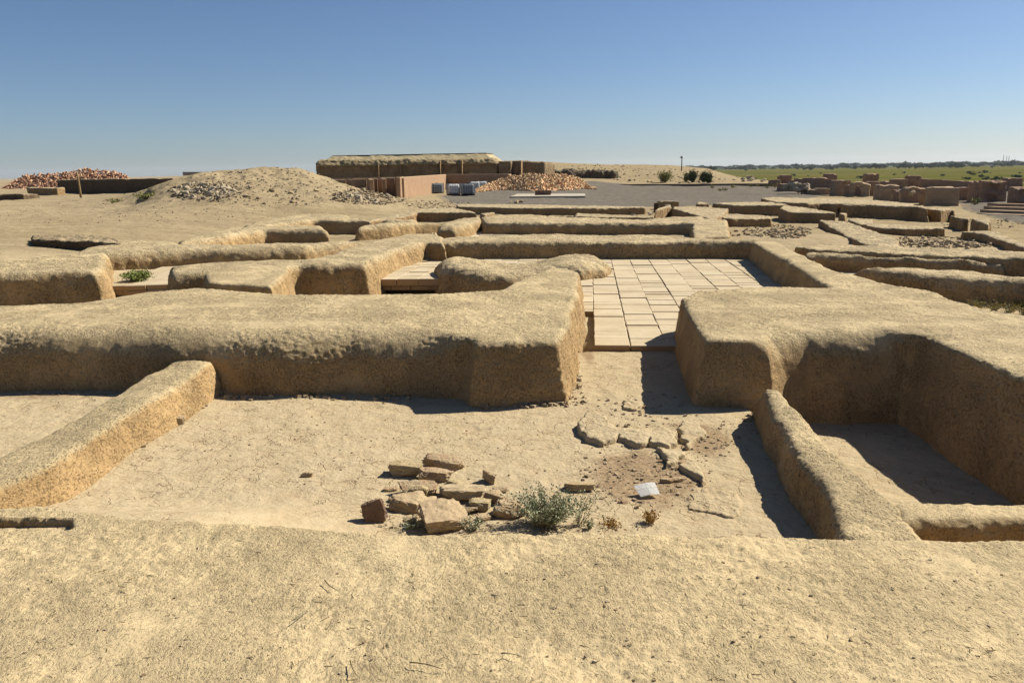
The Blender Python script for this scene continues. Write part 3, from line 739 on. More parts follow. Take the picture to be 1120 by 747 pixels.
# ------------------------------------------------------------------ stones
def rock_mesh(seed, dims, boxy=.55, sub=3, amp=.10):
    r = np.random.default_rng(seed)
    bm = bmesh.new(); bmesh.ops.create_cube(bm, size=2)
    for v in bm.verts:
        v.co += Vector(r.normal(0, .17, 3))
    bmesh.ops.subdivide_edges(bm, edges=bm.edges, cuts=(14 if sub > 3 else 5), use_grid_fill=True)
    me = bm_mesh('rock', bm); co = get_co(me)
    sph = co / np.linalg.norm(co, axis=1)[:, None] * 1.15
    co = co * boxy + sph * (1 - boxy)
    # a few planar breaks
    for k in range(5):
        n = r.normal(0, 1, 3); n /= np.linalg.norm(n); d = r.uniform(.75, 1.0)
        s = co @ n; over = s > d; co[over] -= np.outer(s[over] - d, n) * .85
    no = co / np.linalg.norm(co, axis=1)[:, None]
    co += no * (amp * fbm(co + seed * 3.1, 1.6, 3, seed))[:, None] + no * (.03 * fbm(co + seed, 7, 2, seed + 5))[:, None]
    if sub > 3: co += no * (.05 * fbm(co + seed, 3.5, 4, seed + 9, .65))[:, None]
    co *= np.array(dims) / 2
    co[:, 2] -= co[:, 2].min()
    set_co(me, co); return me
def pxm(px, py, z=0):
    p = P(px, py, z); return (p[1] * math.cos(PITCH) + (H - z) * math.sin(PITCH)) / F   # metres per pixel at that spot
def rock(label, px, py, wpx, hpx, rot=0, tilt=(0, 0), mat=None, z=0, depth=None, boxy=.7, seed=None, sink=.012, name='stone', cat='stone', group=None, flat=None):
    """px, py = middle of the foot line"""
    m = pxm(px, py, z) * 1.02; w = wpx * m; hh = hpx * m
    dep = depth if depth else w * .75
    # seen from above at angle th: visible height = h*cos + d*sin
    p0 = P(px, py, z); th = math.atan2(H - z, p0[1])
    h = flat if flat else max(.03, (hh - dep * math.sin(th)) / math.cos(th))
    seed = seed if seed is not None else int(px * 7 + py)
    me = rock_mesh(seed, (w, dep, h), boxy, 4)
    o = link(name, me, mat or STONE, smooth=False)
    o.location = (p0[0], p0[1] + dep * .45, z - sink); o.rotation_euler = (R(tilt[0]), R(tilt[1]), R(rot))
    tag(o, label, cat, group); return o
gp = 'stones of the small pile on the room floor'
rock('dark red-brown split stone at the front left corner of the small stone pile', 413, 574, 25, 32, 6, (-14, -14), STONE_DARK, depth=.07, flat=.13, boxy=.95, group=gp, sink=.0)
rock('pale yellow mudbrick chunk at the upper left of the stone pile', 441, 522, 36, 21, -4, (0, 4), STONE_YEL, depth=.14, group=gp)
rock('long reddish slab at the top of the stone pile', 486, 514, 44, 17, -8, (12, 4), STONE_RED, depth=.11, group=gp)
rock('flat-topped tan brick in the upper middle of the stone pile', 476, 527, 38, 17, -6, (0, 6), STONE_RED, depth=.12, group=gp)
rock('brown angular stone leaning behind the small ochre stone', 458, 543, 40, 21, 10, (18, 0), STONE_RED, depth=.13, group=gp)
rock('small ochre stone wedged left of the pile middle', 456, 541, 20, 13, 0, (0, 0), STONE_YEL, depth=.07, z=.03, group=gp)
rock('tan blocky stone resting beside the dark split stone', 445, 560, 40, 25, 18, (10, 10), STONE, depth=.15, group=gp)
rock('broad buff boulder in the middle right of the pile', 505, 548, 48, 24, 4, (0, 0), STONE, depth=.18, group=gp, boxy=.5)
rock('largest rough pale block at the front of the stone pile', 484, 580, 50, 38, 20, (12, 0), STONE, depth=.24, group=gp, boxy=.8)
rock('small wedge of pale stone between the big block and the shrub', 524, 558, 24, 17, -10, (0, 10), STONE_YEL, depth=.10, group=gp)
rock('reddish stone right of the broad boulder', 540, 549, 24, 16, -30, (0, 12), STONE_RED, depth=.10, group=gp)
rock('reddish-brown stone half hidden under the grey-green shrub', 556, 566, 34, 22, -20, (0, 10), STONE_RED, depth=.13, group=gp)
rock('thin upright reddish shard right of the stone pile', 533, 527, 17, 13, -45, (0, 20), STONE_RED, depth=.04, group=gp)
rock('pinkish small stone at the left edge of the pile', 427, 538, 14, 8, 0, (0, 0), STONE_RED, depth=.06, group=gp)
rock('flat tan brick lying alone behind the shrub', 634, 537, 32, 14, 2, (-8, 0), STONE_YEL, depth=.11)
rock('small brown clod alone on the bare floor left of the pile', 335, 523, 13, 9, 0, (0, 0), STONE_RED, depth=.05)
rock('brown clod at the foot of the sunlit left spur', 195, 465, 13, 11, 20, (0, 0), STONE, depth=.05)
rock('broken brown fragment beside the dark crack', 741, 526, 12, 6, 20, (0, 0), STONE_RED, depth=.05, z=.0)
rock('reddish fragment by the paper sheet', 730, 527, 14, 5, -10, (0, 0), STONE_RED, depth=.04, z=.0)

for i_, (px, py, w_, h_, rt_, tl, mt, lab) in enumerate([
    (468, 556, 22, 14, 30, (10, 8), STONE, 'small buff chunk between the blocky stone and the broad boulder'),
    (497, 531, 18, 10, -20, (0, 8), STONE_YEL, 'small pale chunk just above the broad boulder'),
    (512, 561, 20, 12, 15, (0, -10), STONE, 'pale chip jammed against the right side of the big rough block'),
    (432, 549, 14, 9, 40, (0, 0), STONE_RED, 'little reddish chip left of the brown angular stone'),
    (470, 571, 16, 11, -30, (8, 0), STONE_RED, 'dark chip tucked under the left side of the big rough block'),
    (548, 538, 14, 8, 10, (0, 0), STONE, 'little tan chip above the reddish stone at right'),
    (405, 566, 12, 10, 60, (0, 0), STONE_DARK, 'small dark chip behind the dark split stone'),
    (552, 556, 15, 9, -10, (0, 0), STONE_RED, 'brown chip at the upper left of the shrub'),
    (528, 570, 18, 9, 25, (0, 6), STONE, 'flat pale chip in front of the small wedge'),
    (449, 571, 13, 8, 0, (0, 0), STONE, 'tan chip in the weeds before the blocky stone'),
    (493, 545, 15, 12, -35, (14, 0), STONE_RED, 'brown shard filling the shadow left of the broad boulder')]):
    rock(lab, px, py, w_, h_, rt_, tl, mt, group=gp, seed=900 + i_)

# lifted crust slabs near the doorway
def slab(label, pts, zt, th=.05, mat=None, tilt=0):
    poly = [P(a, b, zt)[:2] for a, b in pts]; c = sum(poly) / len(poly)
    zt = zt - .022
    me = remesh(height_solid(poly, lambda x, y: zt + tilt * (y - c[1]), .02, 2.5, 7, .008, -.03, .035, 5, .02), .008, 3)
    co = get_co(me); no = get_no(me)
    set_co(me, co + no * (.006 * fbm(co, 8, 3, 4) + .003 * fbm(co, 40, 2, 7))[:, None])
    o = link('mud_slab', me, mat or EARTH, smooth=True); recenter(o); tag(o, label, 'mud slab', 'broken slabs of dried mud'); return o
EARTH_SLAB = mud_material('dried_mud_crust', top=(.60, .485, .325), side=(.40, .27, .14), k=.8, rough_amt=.6)
slab('largest broken mud slab, leftmost near the doorway, dark gap at its edge', [(632, 458), (644, 472), (660, 479), (676, 470), (666, 452), (642, 446)], .075, tilt=.03)
slab('mud slab second from the left in the broken row', [(674, 467), (684, 478), (700, 483), (708, 480), (712, 466), (695, 462)], .07)
slab('middle slab of the broken mud row below the shaded doorway', [(710, 479), (732, 484), (741, 467), (722, 463), (714, 468)], .07)
slab('right-hand slab of the broken mud row near the pier shadow', [(743, 467), (751, 484), (760, 481), (776, 467), (766, 458), (748, 458)], .065)
slab('mud slab with a pointed front below the broken row', [(714, 483), (729, 503), (745, 499), (752, 490), (733, 486)], .06)
slab('dark-edged mud slab nearest the deep crack', [(740, 504), (754, 510), (768, 524), (777, 519), (771, 506), (755, 499)], .05)
slab('flat mud crust plate at the right of the brown dirt patch', [(758, 536), (757, 551), (800, 560), (815, 540), (790, 528), (770, 530)], .025)
slab('small mud plate in the doorway at the shadow tip', [(677, 437), (680, 443), (700, 444), (703, 438), (690, 434)], .06)

# paper sheet
pw = [P(693, 531, .055), P(701, 543, .012), P(722, 540, .015), P(716, 527, .055)]
bm = bmesh.new(); n = 8; grid = []
for i in range(n + 1):
    row = []
    for j in range(n + 1):
        u, v = i / n, j / n
        p = pw[0] * (1 - u) * (1 - v) + pw[1] * (1 - u) * v + pw[2] * u * v + pw[3] * u * (1 - v)
        row.append(bm.verts.new((p[0], p[1], p[2] + .006 * math.sin(u * 3.1) - .004 * abs(u - .5))))
    grid.append(row)
uvl = bm.loops.layers.uv.new('uv')
for i in range(n):
    for j in range(n):
        f = bm.faces.new((grid[i][j], grid[i][j + 1], grid[i + 1][j + 1], grid[i + 1][j]))
        for lp, (a, b) in zip(f.loops, ((i, j), (i, j + 1), (i + 1, j + 1), (i + 1, j))): lp[uvl].uv = (a / n, b / n)
bmesh.ops.solidify(bm, geom=bm.faces[:], thickness=.0015)
t = NT('paper'); tc = t.n('ShaderNodeTexCoord'); 
sp = t.n('ShaderNodeSeparateXYZ'); t.l(tc.outputs['UV'], sp.inputs[0])
def line(c, w, src): return t.math('LESS_THAN', t.math('ABSOLUTE', t.math('SUBTRACT', src, c)), w)
skew = t.math('ADD', sp.outputs[0], t.math('MULTIPLY', sp.outputs[1], -.35))
ln = t.math('MAXIMUM', line(.5, .012, sp.outputs[0]), t.math('MAXIMUM', line(.45, .014, sp.outputs[1]), t.math('MAXIMUM', line(.12, .01, skew), line(.55, .01, skew))))
wr = t.math('MULTIPLY', t.ramp(t.noise(tc.outputs['UV'], 14, 3, .8), [(.62, 0), (.66, 1)]), .6)
col = t.mix(t.math('MULTIPLY', t.math('MAXIMUM', ln, wr), .6), (.80, .80, .80), (.28, .28, .32)); t.l(col, t.b.inputs['Base Color'])
o = link('paper_sheet', bm_mesh('paper', bm), t.m); recenter(o); tag(o, 'crumpled white sheet of paper with faint lines on the brown dirt', 'paper')

# pebbles: uncountable
def scatter_chunks(name, pts, sizes, mat, label, seed=1, cat='pebbles', sq=(.6, .6)):
    r = np.random.default_rng(seed)
    base = np.array([(-1, -1, -1), (1, -1, -1), (1, 1, -1), (-1, 1, -1), (-1, -1, 1), (1, -1, 1), (1, 1, 1), (-1, 1, 1)], float)
    q = np.array([(0, 3, 2, 1), (4, 5, 6, 7), (0, 1, 5, 4), (1, 2, 6, 5), (2, 3, 7, 6), (3, 0, 4, 7)])
    V, Q = [], []
    for i, (p, s) in enumerate(zip(pts, sizes)):
        c = base + r.normal(0, .28, base.shape); c *= np.array([1, r.uniform(.6, 1), r.uniform(.35, .8)]) * s / 2
        a = r.uniform(0, 6.28); ca, sa = math.cos(a), math.sin(a)
        b = r.normal(0, .35); cb, sb = math.cos(b), math.sin(b)
        c = c @ np.array([[1, 0, 0], [0, cb, -sb], [0, sb, cb]]).T
        c = c @ np.array([[ca, -sa, 0], [sa, ca, 0], [0, 0, 1]]).T
        V.append(c + np.array(p)); Q.append(q + 8 * i)
    me = np_mesh(name, np.concatenate(V), np.concatenate(Q))
    o = link(name, me, mat); tag(o, label, cat, kind='stuff'); return o
pts, sz = [], []
def add_pebbles(cx, cy, rx, ry, n, smin, smax, z=None, pow_=1.0):
    for _ in range(n):
        a = rng.uniform(0, 6.28); r = rng.uniform(0, 1) ** .7
        px, py = cx + rx * r * math.cos(a), cy + ry * r * math.sin(a)
        w = P(px, py, 0); s = smin + (smax - smin) * rng.uniform(0, 1) ** 3
        pts.append((w[0], w[1], gz(w[0], w[1]) + s * .1)); sz.append(s)
add_pebbles(705, 515, 75, 40, 420, .006, .028)
add_pebbles(765, 480, 45, 25, 220, .006, .028)
add_pebbles(480, 560, 90, 25, 300, .005, .022)
add_pebbles(400, 480, 300, 55, 350, .004, .018)
add_pebbles(620, 436, 25, 10, 90, .01, .05)
add_pebbles(700, 450, 60, 20, 150, .006, .03)
# crumbs along wall feet
for (x0, y0, x1, y1, n, s) in [(240, 433, 300, 435, 25, .035), (300, 434, 450, 435, 34, .03), (20, 429, 130, 430, 18, .024), (520, 446, 620, 441, 40, .035), (630, 380, 632, 425, 40, .03), (150, 490, 245, 428, 40, .02), (815, 455, 822, 455, 6, .03)]:
    for _ in range(n):
        t_ = rng.uniform(); w = P(x0 + (x1 - x0) * t_ + rng.normal(0, 2), y0 + (y1 - y0) * t_ + abs(rng.normal(0, 1.5)), 0)
        s = s * 1.0; ss = s * rng.uniform(.3, 1.6); pts.append((w[0], w[1], gz(w[0], w[1]) + ss * .15)); sz.append(ss)
scatter_chunks('pebbles', pts, sz, PEBBLE_I, 'loose crumbs and pebbles over the near room floor')

from mathutils.bvhtree import BVHTree
fw = WALLS[0]; bv = BVHTree.FromPolygons([tuple(v.co) for v in fw.data.vertices], [tuple(p.vertices) for p in fw.data.polygons])
def on_fore(x, y):
    h_ = bv.ray_cast(Vector((x, y, 3)) - fw.location, Vector((0, 0, -1))); return None if h_[0] is None else (h_[0] + fw.location)
pts, sz, SVs, SQs = [], [], [], []
for _ in range(900):
    px, py = rng.uniform(-60, 1180), 585 + 190 * rng.uniform() ** 1.0
    if rng.uniform() < .5: px = rng.choice([120, 380, 800, 1010, 600]) + rng.normal(0, 50); py = rng.choice([640, 690, 720]) + rng.normal(0, 18)
    w_ = P(px, py, .45); h_ = on_fore(w_[0], w_[1])
    if h_ is None: continue
    if rng.uniform() < .7: s_ = .003 + .010 * rng.uniform() ** 4; pts.append(tuple(h_)); sz.append(s_)
    else:
        a_ = rng.uniform(0, 6.28); L_ = rng.uniform(.01, .035); d_ = np.array([math.cos(a_), math.sin(a_), rng.normal(0, .15)]) * L_; n_ = np.array([-math.sin(a_), math.cos(a_), 0]) * .0012; c_ = np.array(h_) + [0, 0, .002]; b_ = len(SVs)
        for e in (c_ - d_ / 2, c_ + d_ / 2):
            SVs += [e + n_, e + [0, 0, .0018], e - n_]
        SQs += [(b_, b_ + 1, b_ + 4, b_ + 3), (b_ + 1, b_ + 2, b_ + 5, b_ + 4), (b_ + 2, b_, b_ + 3, b_ + 5)]
scatter_chunks('crumbs', pts, sz, PEBBLE_I, 'tiny crumbs over the foreground wall top', seed=8)
tag(link('straw_bits', np_mesh('straw', np.array(SVs), np.array(SQs)), STRAW), 'short straws stuck in the foreground mud plaster', 'straw', kind='stuff')

# ------------------------------------------------------------------ rubble spreads in the middle distance: individual stones
STPOOL = [rock_mesh(500 + i, (1, .8, .6), .6) for i in range(8)]
for m_ in STPOOL: m_.materials.append(STONE)
PALE = random_mat('pale_rubble', [(0, (.50, .42, .30)), (.5, (.60, .52, .39)), (1, (.42, .33, .22))], 5, 0)
PALEPOOL = []
for m_ in STPOOL:
    c = m_.copy(); c.materials.clear(); c.materials.append(PALE); PALEPOOL.append(c)
def stones(n, cx, cy, rx, ry, zfun, smin, smax, label, group, pool, tilt=.5, shape='ellipse'):
    for _ in range(n):
        while True:
            u, v = rng.uniform(-1, 1, 2)
            if u * u + v * v < 1: break
        px, py = cx + rx * u, cy + ry * v
        w = zfun(px, py)
        if w is None: continue
        s = rng.uniform(smin, smax) * (1.3 if rng.uniform() < .15 else 1)
        o = bpy.data.objects.new('rubble_stone', pool[rng.integers(len(pool))]); COL.objects.link(o)
        o.location = (w[0], w[1], w[2] - s * .12); o.scale = (s, s * rng.uniform(.7, 1), s * rng.uniform(.7, 1.1)); o.rotation_euler = (rng.normal(0, tilt * .5), rng.normal(0, tilt * .5), rng.uniform(0, 6.28))
        tag(o, label, 'stone', group)
def hit(px, py):
    """where the view ray meets the ground"""
    d = ray(px, py); d = d / math.hypot(d[0], d[1])
    Ds = np.geomspace(18, 220, 400); zs = zfast(d[0] * Ds, d[1] * Ds); rz = H + d[2] * Ds
    k = np.argmax(rz <= zs)
    if rz[k] > zs[k]: return None
    return (d[0] * Ds[k], d[1] * Ds[k], zs[k])
stones(60, 860, 255, 24, 6, hit, .05, .15, 'brown rubble stone scattered in the pit between the right-hand walls', 'stones in the rubble pit', STPOOL)
stones(9, 808, 256, 12, 3, hit, .08, .16, 'dark rubble stone at the left edge of the pit', 'stones at the pit edge', STPOOL)
stones(80, 224, 211, 34, 9, hit, .16, .34, 'pale stone of the patch strewn on the left slope of the spoil hill', 'stones strewn on the hill slope', PALEPOOL)
stones(50, 400, 216, 34, 8, hit, .14, .34, 'pale lump strewn at the right foot of the spoil hill', 'stones at the foot of the hill', PALEPOOL)
stones(16, 300, 212, 60, 12, hit, .12, .26, 'brown clod on the middle of the spoil hill', 'clods on the hill', STPOOL)
stones(8, 705, 237, 16, 2.5, hit, .1, .25, 'pale stone in the little scatter before the gravel yard', 'stones before the gravel yard', PALEPOOL)
stones(22, 1040, 266, 50, 7, hit, .05, .14, 'earth clod in the rough hollow among the right-hand walls', 'clods in the right hollow', STPOOL)
stones(14, 825, 197.5, 16, 2.5, hit, .5, 1.0, 'white stone on the bank behind the gravel yard', 'white stones on the bank', PALEPOOL)
stones(10, 740, 198, 60, 3, hit, .3, .7, 'brown stone along the foot of the bank behind the yard', 'stones below the bank', STPOOL)

pts, sz = [], []
for (cx, cy, rx, ry, n, a_, b_) in [(300, 205, 110, 22, 900, .03, .12), (225, 211, 40, 11, 500, .04, .16), (405, 216, 45, 9, 800, .04, .18), (120, 232, 200, 14, 500, .02, .07), (740, 191, 90, 10, 350, .08, .3), (850, 254, 38, 8, 500, .02, .08),
                                   (1030, 266, 70, 7, 600, .02, .08), (600, 238, 120, 3, 250, .02, .07), (480, 224, 40, 5, 250, .04, .14), (640, 185, 60, 6, 200, .08, .3), (1080, 245, 60, 5, 200, .02, .08)]:
    for _ in range(n):
        r_ = rng.uniform() ** .6; t_ = rng.uniform(0, 6.28); w_ = hit(cx + rx * r_ * math.cos(t_), cy + ry * r_ * math.sin(t_))
        if w_ is None: continue
        s_ = a_ + (b_ - a_) * rng.uniform() ** 2.5; pts.append((w_[0], w_[1], w_[2] + s_ * .1)); sz.append(s_)
scatter_chunks('stone_chips', pts, sz, CHIP_I, 'small stone chips and clods strewn over the hill and rough ground', seed=3)
# ------------------------------------------------------------------ brick heaps
def brick_mesh():
    bm = bmesh.new(); bmesh.ops.create_cube(bm, size=1); bmesh.ops.scale(bm, vec=(.27, .14, .08), verts=bm.verts); 
    bmesh.ops.bevel(bm, geom=bm.edges[:], offset=.006, segments=1, affect='EDGES'); return bm_mesh('brick', bm)
def heap(nind, nstuff, profile, zg, Dback, mat, mat_i, label, group, stufflabel, seed, scale=1.0):
    """profile: list of (px, ytop, ybase)"""
    r = np.random.default_rng(seed); bme = brick_mesh(); bme.materials.append(mat)
    xs = [p[0] for p in profile]; V, Q, pp, ss = [], [], [], []
    def surf():
        px = r.uniform(xs[0], xs[-1]); yt = np.interp(px, xs, [p[1] for p in profile]); yb = np.interp(px, xs, [p[2] for p in profile])
        b = P(px, yb, zg); D0 = np.hypot(b[0], b[1]); Hh = max(.15, (yb - yt) / F * D0)
        f = r.uniform(0, 1) ** .8; u = b[:2] / D0
        dd = 3.2 * f * Hh / 1.0
        return np.array([*(b[:2] + u * dd), zg + Hh * f * 1.05 + .04]), f
    # core
    c = []
    for px, yt, yb in profile:
        b = P(px, yb, zg); D0 = np.hypot(b[0], b[1]); Hh = (yb - yt) / F * D0 * .9; u = np.array([b[0], b[1]]) / D0
        for (dd, zz) in ((.1, -.3), (.1, 0), (3.3 * Hh, Hh), (4 * Hh + .5, Hh * .9), (6 * Hh + 1, -.3)): c.append((*(b[:2] + u * dd), zg + zz))
    c = np.array(c); n = len(profile); i5 = np.arange(n * 5).reshape(n, 5)
    quads = np.stack([i5[:-1, :-1], i5[1:, :-1], i5[1:, 1:], i5[:-1, 1:]], -1).reshape(-1, 4)
    base = np.array([(-.5, -.5, -.5), (.5, -.5, -.5), (.5, .5, -.5), (-.5, .5, -.5), (-.5, -.5, .5), (.5, -.5, .5), (.5, .5, .5), (-.5, .5, .5)]) * np.array([.27, .14, .08]) * scale
    qf = np.array([(0, 3, 2, 1), (4, 5, 6, 7), (0, 1, 5, 4), (1, 2, 6, 5), (2, 3, 7, 6), (3, 0, 4, 7)])
    VV = [c]; QQ = [quads]; off = len(c)
    from mathutils import Euler
    for i in range(nstuff):
        p, f = surf(); m = np.array(Euler(r.uniform(0, 6.28, 3)).to_matrix())
        VV.append(base @ m.T + p + np.array([0, .1, -.03])); QQ.append(qf + off); off += 8
    o = link('brick_heap', np_mesh('heap', np.concatenate(VV), np.concatenate(QQ)), mat_i); tag(o, stufflabel, 'brick heap', kind='stuff')
    for i in range(nind):
        p, f = surf(); o = bpy.data.objects.new('brick', bme); COL.objects.link(o)
        o.location = p; o.rotation_euler = tuple(r.uniform(0, 6.28, 3)); o.scale = (scale,) * 3
        tag(o, label, 'brick', group)
heap(150, 1000, [(519, 209.5, 211), (526, 206, 210.5), (535, 202, 210), (543, 200, 209.5), (550, 197, 209.5), (558, 194, 209.5), (575, 192.5, 210), (592, 193, 210), (600, 192.5, 209.5), (618, 193, 209), (632, 196, 208), (640, 201, 207.5), (646, 205.5, 207.5), (652, 206.3, 207.3)], -.4, 0, BRICK_TAN, BRICK_TAN_I,
     'loose orange and buff brick on the big heap at the back of the gravel yard', 'bricks of the big heap behind the yard', 'the mass of orange and buff bricks heaped behind the gravel yard', 3, 1.35)
heap(140, 700, [(3, 208, 211), (12, 204, 211), (20, 200, 211), (30, 196, 211), (42, 195, 211), (60, 195, 211), (75, 192.5, 211), (85, 191.5, 211), (95, 188.5, 211), (103, 190, 211), (115, 191.5, 211), (125, 191.5, 211), (134, 193.5, 211), (141, 196, 211)], .42, 0, BRICK_RED, BRICK_RED_I,
     'loose red brick on the long heap at the far left', 'bricks of the red heap far left', 'the mass of red bricks heaped along the far left wall', 4, 1.35)

# ------------------------------------------------------------------ generic far block
def block(label, px0, px1, yt, yb, zb, depth, mat, name='ruined_wall', cat='ruin', group=None, voxel=.10, yt1=None, rag=.12, yaw=0.0, it=1, batter=0, low=.04):
    a = P(px0, yb, zb); b = P(px1, yb, zb)
    D = np.hypot(*a[:2]); zt = PD(px0, yt, np.hypot(*a[:2]))[2]; zt1 = PD(px1, yt1 if yt1 is not None else yt, np.hypot(*b[:2]))[2]
    dB = (b - a)[:2]; L = np.hypot(*dB); dB = dB / L
    depth = min(depth, 1.3) if px0 > 900 else depth
    ang_ = R(5.5 + yaw); dA = np.array([math.sin(ang_), math.cos(ang_)])
    pl = [a[:2], b[:2], b[:2] + dA * depth, a[:2] + dA * depth]
    c = sum(pl) / 4
    k = max(1, int(L / .8)); pp, zz = [], []
    for (p, q, z0, z1) in ((pl[0], pl[1], zt, zt1), (pl[1], pl[2], zt1, zt1), (pl[2], pl[3], zt1, zt), (pl[3], pl[0], zt, zt)):
        for i in range(k if p is pl[0] or p is pl[2] else 1):
            f = i / (k if p is pl[0] or p is pl[2] else 1); pp.append(p * (1 - f) + q * f); zz.append(z0 * (1 - f) + z1 * f)
    out = miter_out(pp)
    pb = [p + o * batter for p, o in zip(pp, out)]
    me = remesh(solid(pb, pp, zb - .4, zz), voxel, it); co = get_co(me); no = get_no(me)
    d = low * fbm(co, .8, 3, 3) - rag * np.clip(fbm(co, 1.3, 3, 44, .6), 0, None)
    set_co(me, co + no * d[:, None])
    o = link(name, me, mat, smooth=True); recenter(o); tag(o, label, cat, group); return o
G = 'ruined brick walls at the right'
zr = -.4
block('tall square brick pillar near the horizon, right of centre of the ruin field', 993, 1009, 192, 206, zr, 2.2, RUIN, 'ruined_pillar', 'pillar', voxel=.13, rag=.38)
block('low brick wall left of the tall square pillar', 976, 993, 196, 207, zr, 2, RUIN, voxel=.13)
block('long brick wall running right from the square pillar', 1009, 1080, 195.5, 207, zr, 2.5, RUIN, voxel=.13, yt1=199)
block('large plain block of masonry with a flat lit top', 1019, 1049, 205, 228, zr, 3.0, RUIN_TAN, voxel=.07, rag=.04, yaw=0)
block('wall block just right of the large plain masonry block', 1051, 1064, 205, 220, zr, 2.5, RUIN, voxel=.09, rag=.08, yaw=0)
block('broad brick wall with ragged courses at the right, toothed right edge', 1072, 1100.5, 197.5, 222.5, zr, 1.6, RUIN, voxel=.08, rag=.28)
block('lower left shoulder of the ragged brick wall', 1067, 1073, 199.5, 222, zr, 1.3, RUIN, voxel=.08, rag=.22)
block('brick wall cut by the right frame edge', 1112, 1160, 205, 226, zr, 1.6, RUIN, voxel=.08, rag=.22)
block('dark distant wall behind the ragged brick wall, far right', 1101, 1119, 195, 208, zr, 2, RUIN, voxel=.13)
block('small brick block on the far edge of the gravel yard', 843, 854, 197, 203.5, zr, 2, RUIN, voxel=.14, rag=.1)
block('dark brick stub rising behind the small blocks', 853, 866, 192, 203, zr, 2, RUIN, 'ruined_pillar', 'pillar', voxel=.14, rag=.2)
block('low brick wall right of the dark stub', 866, 878, 197, 203.5, zr, 1.5, RUIN, voxel=.14, rag=.1)
block('boxy low brick block in front of the dark stub', 855, 874, 201.5, 210, zr, 2.5, RUIN, voxel=.1, rag=.18)
block('reddish brick block with an angled shaded left face', 889, 913, 194.5, 207, zr, 3, RUIN, voxel=.12, rag=.15, yaw=-30)
block('squat brick pillar behind the reddish block', 902, 916, 190, 204, zr, 2, RUIN, 'ruined_pillar', 'pillar', voxel=.14, rag=.3)
block('low pale rubble wall below the reddish block', 884, 914, 206, 213, zr, 1.6, RUIN_TAN, voxel=.1, rag=.35)
block('dark mass of masonry left of the little arch', 912, 930, 197, 214, zr, 2.5, RUIN_TAN, voxel=.1, rag=.35)
block('tall squarish pillar standing alone against the green field', 946.5, 961, 190, 203, zr, 2.2, RUIN, 'ruined_pillar', 'pillar', voxel=.13, rag=.38)
block('brown wall below the lone pillar', 950, 961, 199, 215, zr, 1.8, RUIN, voxel=.1, rag=.18)
block('wide ruined wall left of the vault', 961, 984, 202.5, 221, zr, 2, RUIN_TAN, voxel=.09, rag=.2)
block('far low wall right of the lone pillar', 962, 978, 198.5, 205, zr, 1.5, RUIN, voxel=.14, rag=.2)
# arches / vault
def arch(label, px0, px1, yt, yb, zb, depth, opening, mat, voxel=.07, yaw=-25):
    a = P(px0, yb, zb); b = P(px1, yb, zb); L = np.hypot(*(b - a)[:2]); zt = PD(px0, yt, np.hypot(*a[:2]))[2] - zb
    bm = bmesh.new(); o0, o1, oh = opening[0] * L, opening[1] * L, opening[2] * zt
    n = 10; inner = [(o1, -.3)] + [((o0 + o1) / 2 + (o1 - o0) / 2 * math.cos(math.pi * k / n), oh * .55 + oh * .45 * math.sin(math.pi * k / n)) for k in range(n + 1)] + [(o0, -.3)]
    outer = [(0, -.3), (0, zt * .75), (L * .12, zt * .93), (L * .4, zt), (L * .75, zt * .96), (L, zt * .8), (L, -.3)]
    pts = outer + inner
    f0 = [bm.verts.new((x, 0, z)) for x, z in pts]; f1 = [bm.verts.new((x, depth, z)) for x, z in pts]
    n = len(pts)
    for i in range(n): bm.faces.new((f0[i], f0[(i + 1) % n], f1[(i + 1) % n], f1[i]))
    bm.faces.new(f0[::-1]); bm.faces.new(f1)
    bmesh.ops.triangulate(bm, faces=[f for f in bm.faces if len(f.verts) > 4]); bmesh.ops.recalc_face_normals(bm, faces=bm.faces)
    me = remesh(bm_mesh('arch', bm), voxel, 1); co = get_co(me); no = get_no(me)
    set_co(me, co + no * (.05 * fbm(co, 2, 3, 5) - .12 * np.clip(fbm(co, 1.6, 3, 9), 0, None))[:, None])
    o = link('ruined_arch', me, mat, smooth=True); dB = (b - a)[:2]; 
    o.location = (a[0], a[1], zb); o.rotation_euler = (0, 0, math.atan2(dB[1], dB[0]) + R(yaw)); tag(o, label, 'arch', 'broken brick vaults'); return o
arch('small broken arch of pale brick in the middle of the ruins', 928, 951, 199.5, 216, zr, .8, (.2, .66, .82), RUIN_TAN, yaw=0)
arch('ruined vault with a curved lit edge left of the large plain block', 984, 1018, 205.0, 226, zr, .7, (.10, .72, .88), RUIN_TAN, yaw=0)
stones(16, 876, 207, 10, 5, lambda px, py: P(px, 213, zr) + np.array([rng.normal(0, .3), 1, max(0, (213 - py) / F * 60)]), .35, .9, 'broken lump of the rubble mound at the left of the ruins', 'lumps of the rubble mound', PALEPOOL)
stones(14, 998, 216, 12, 8, lambda px, py: P(px, 224, zr) + np.array([0, 1.2, max(0, (224 - py) / F * 48)]), .3, .8, 'broken lump fallen inside the ruined vault', 'lumps inside the vault', STPOOL)
block('added masonry backing that darkens the opening of the little arch', 930, 949, 203, 215, zr, .6, RUIN, voxel=.08, rag=.1, yaw=0).location.y += .9  # block added behind the arch so its opening reads dark
block('added broken masonry backing that darkens the opening of the ruined vault', 984, 1016, 208, 224, zr, .8, RUIN, voxel=.07, rag=.35, yaw=0).location.y += .8  # added back wall, hides the bright ground behind the vault opening
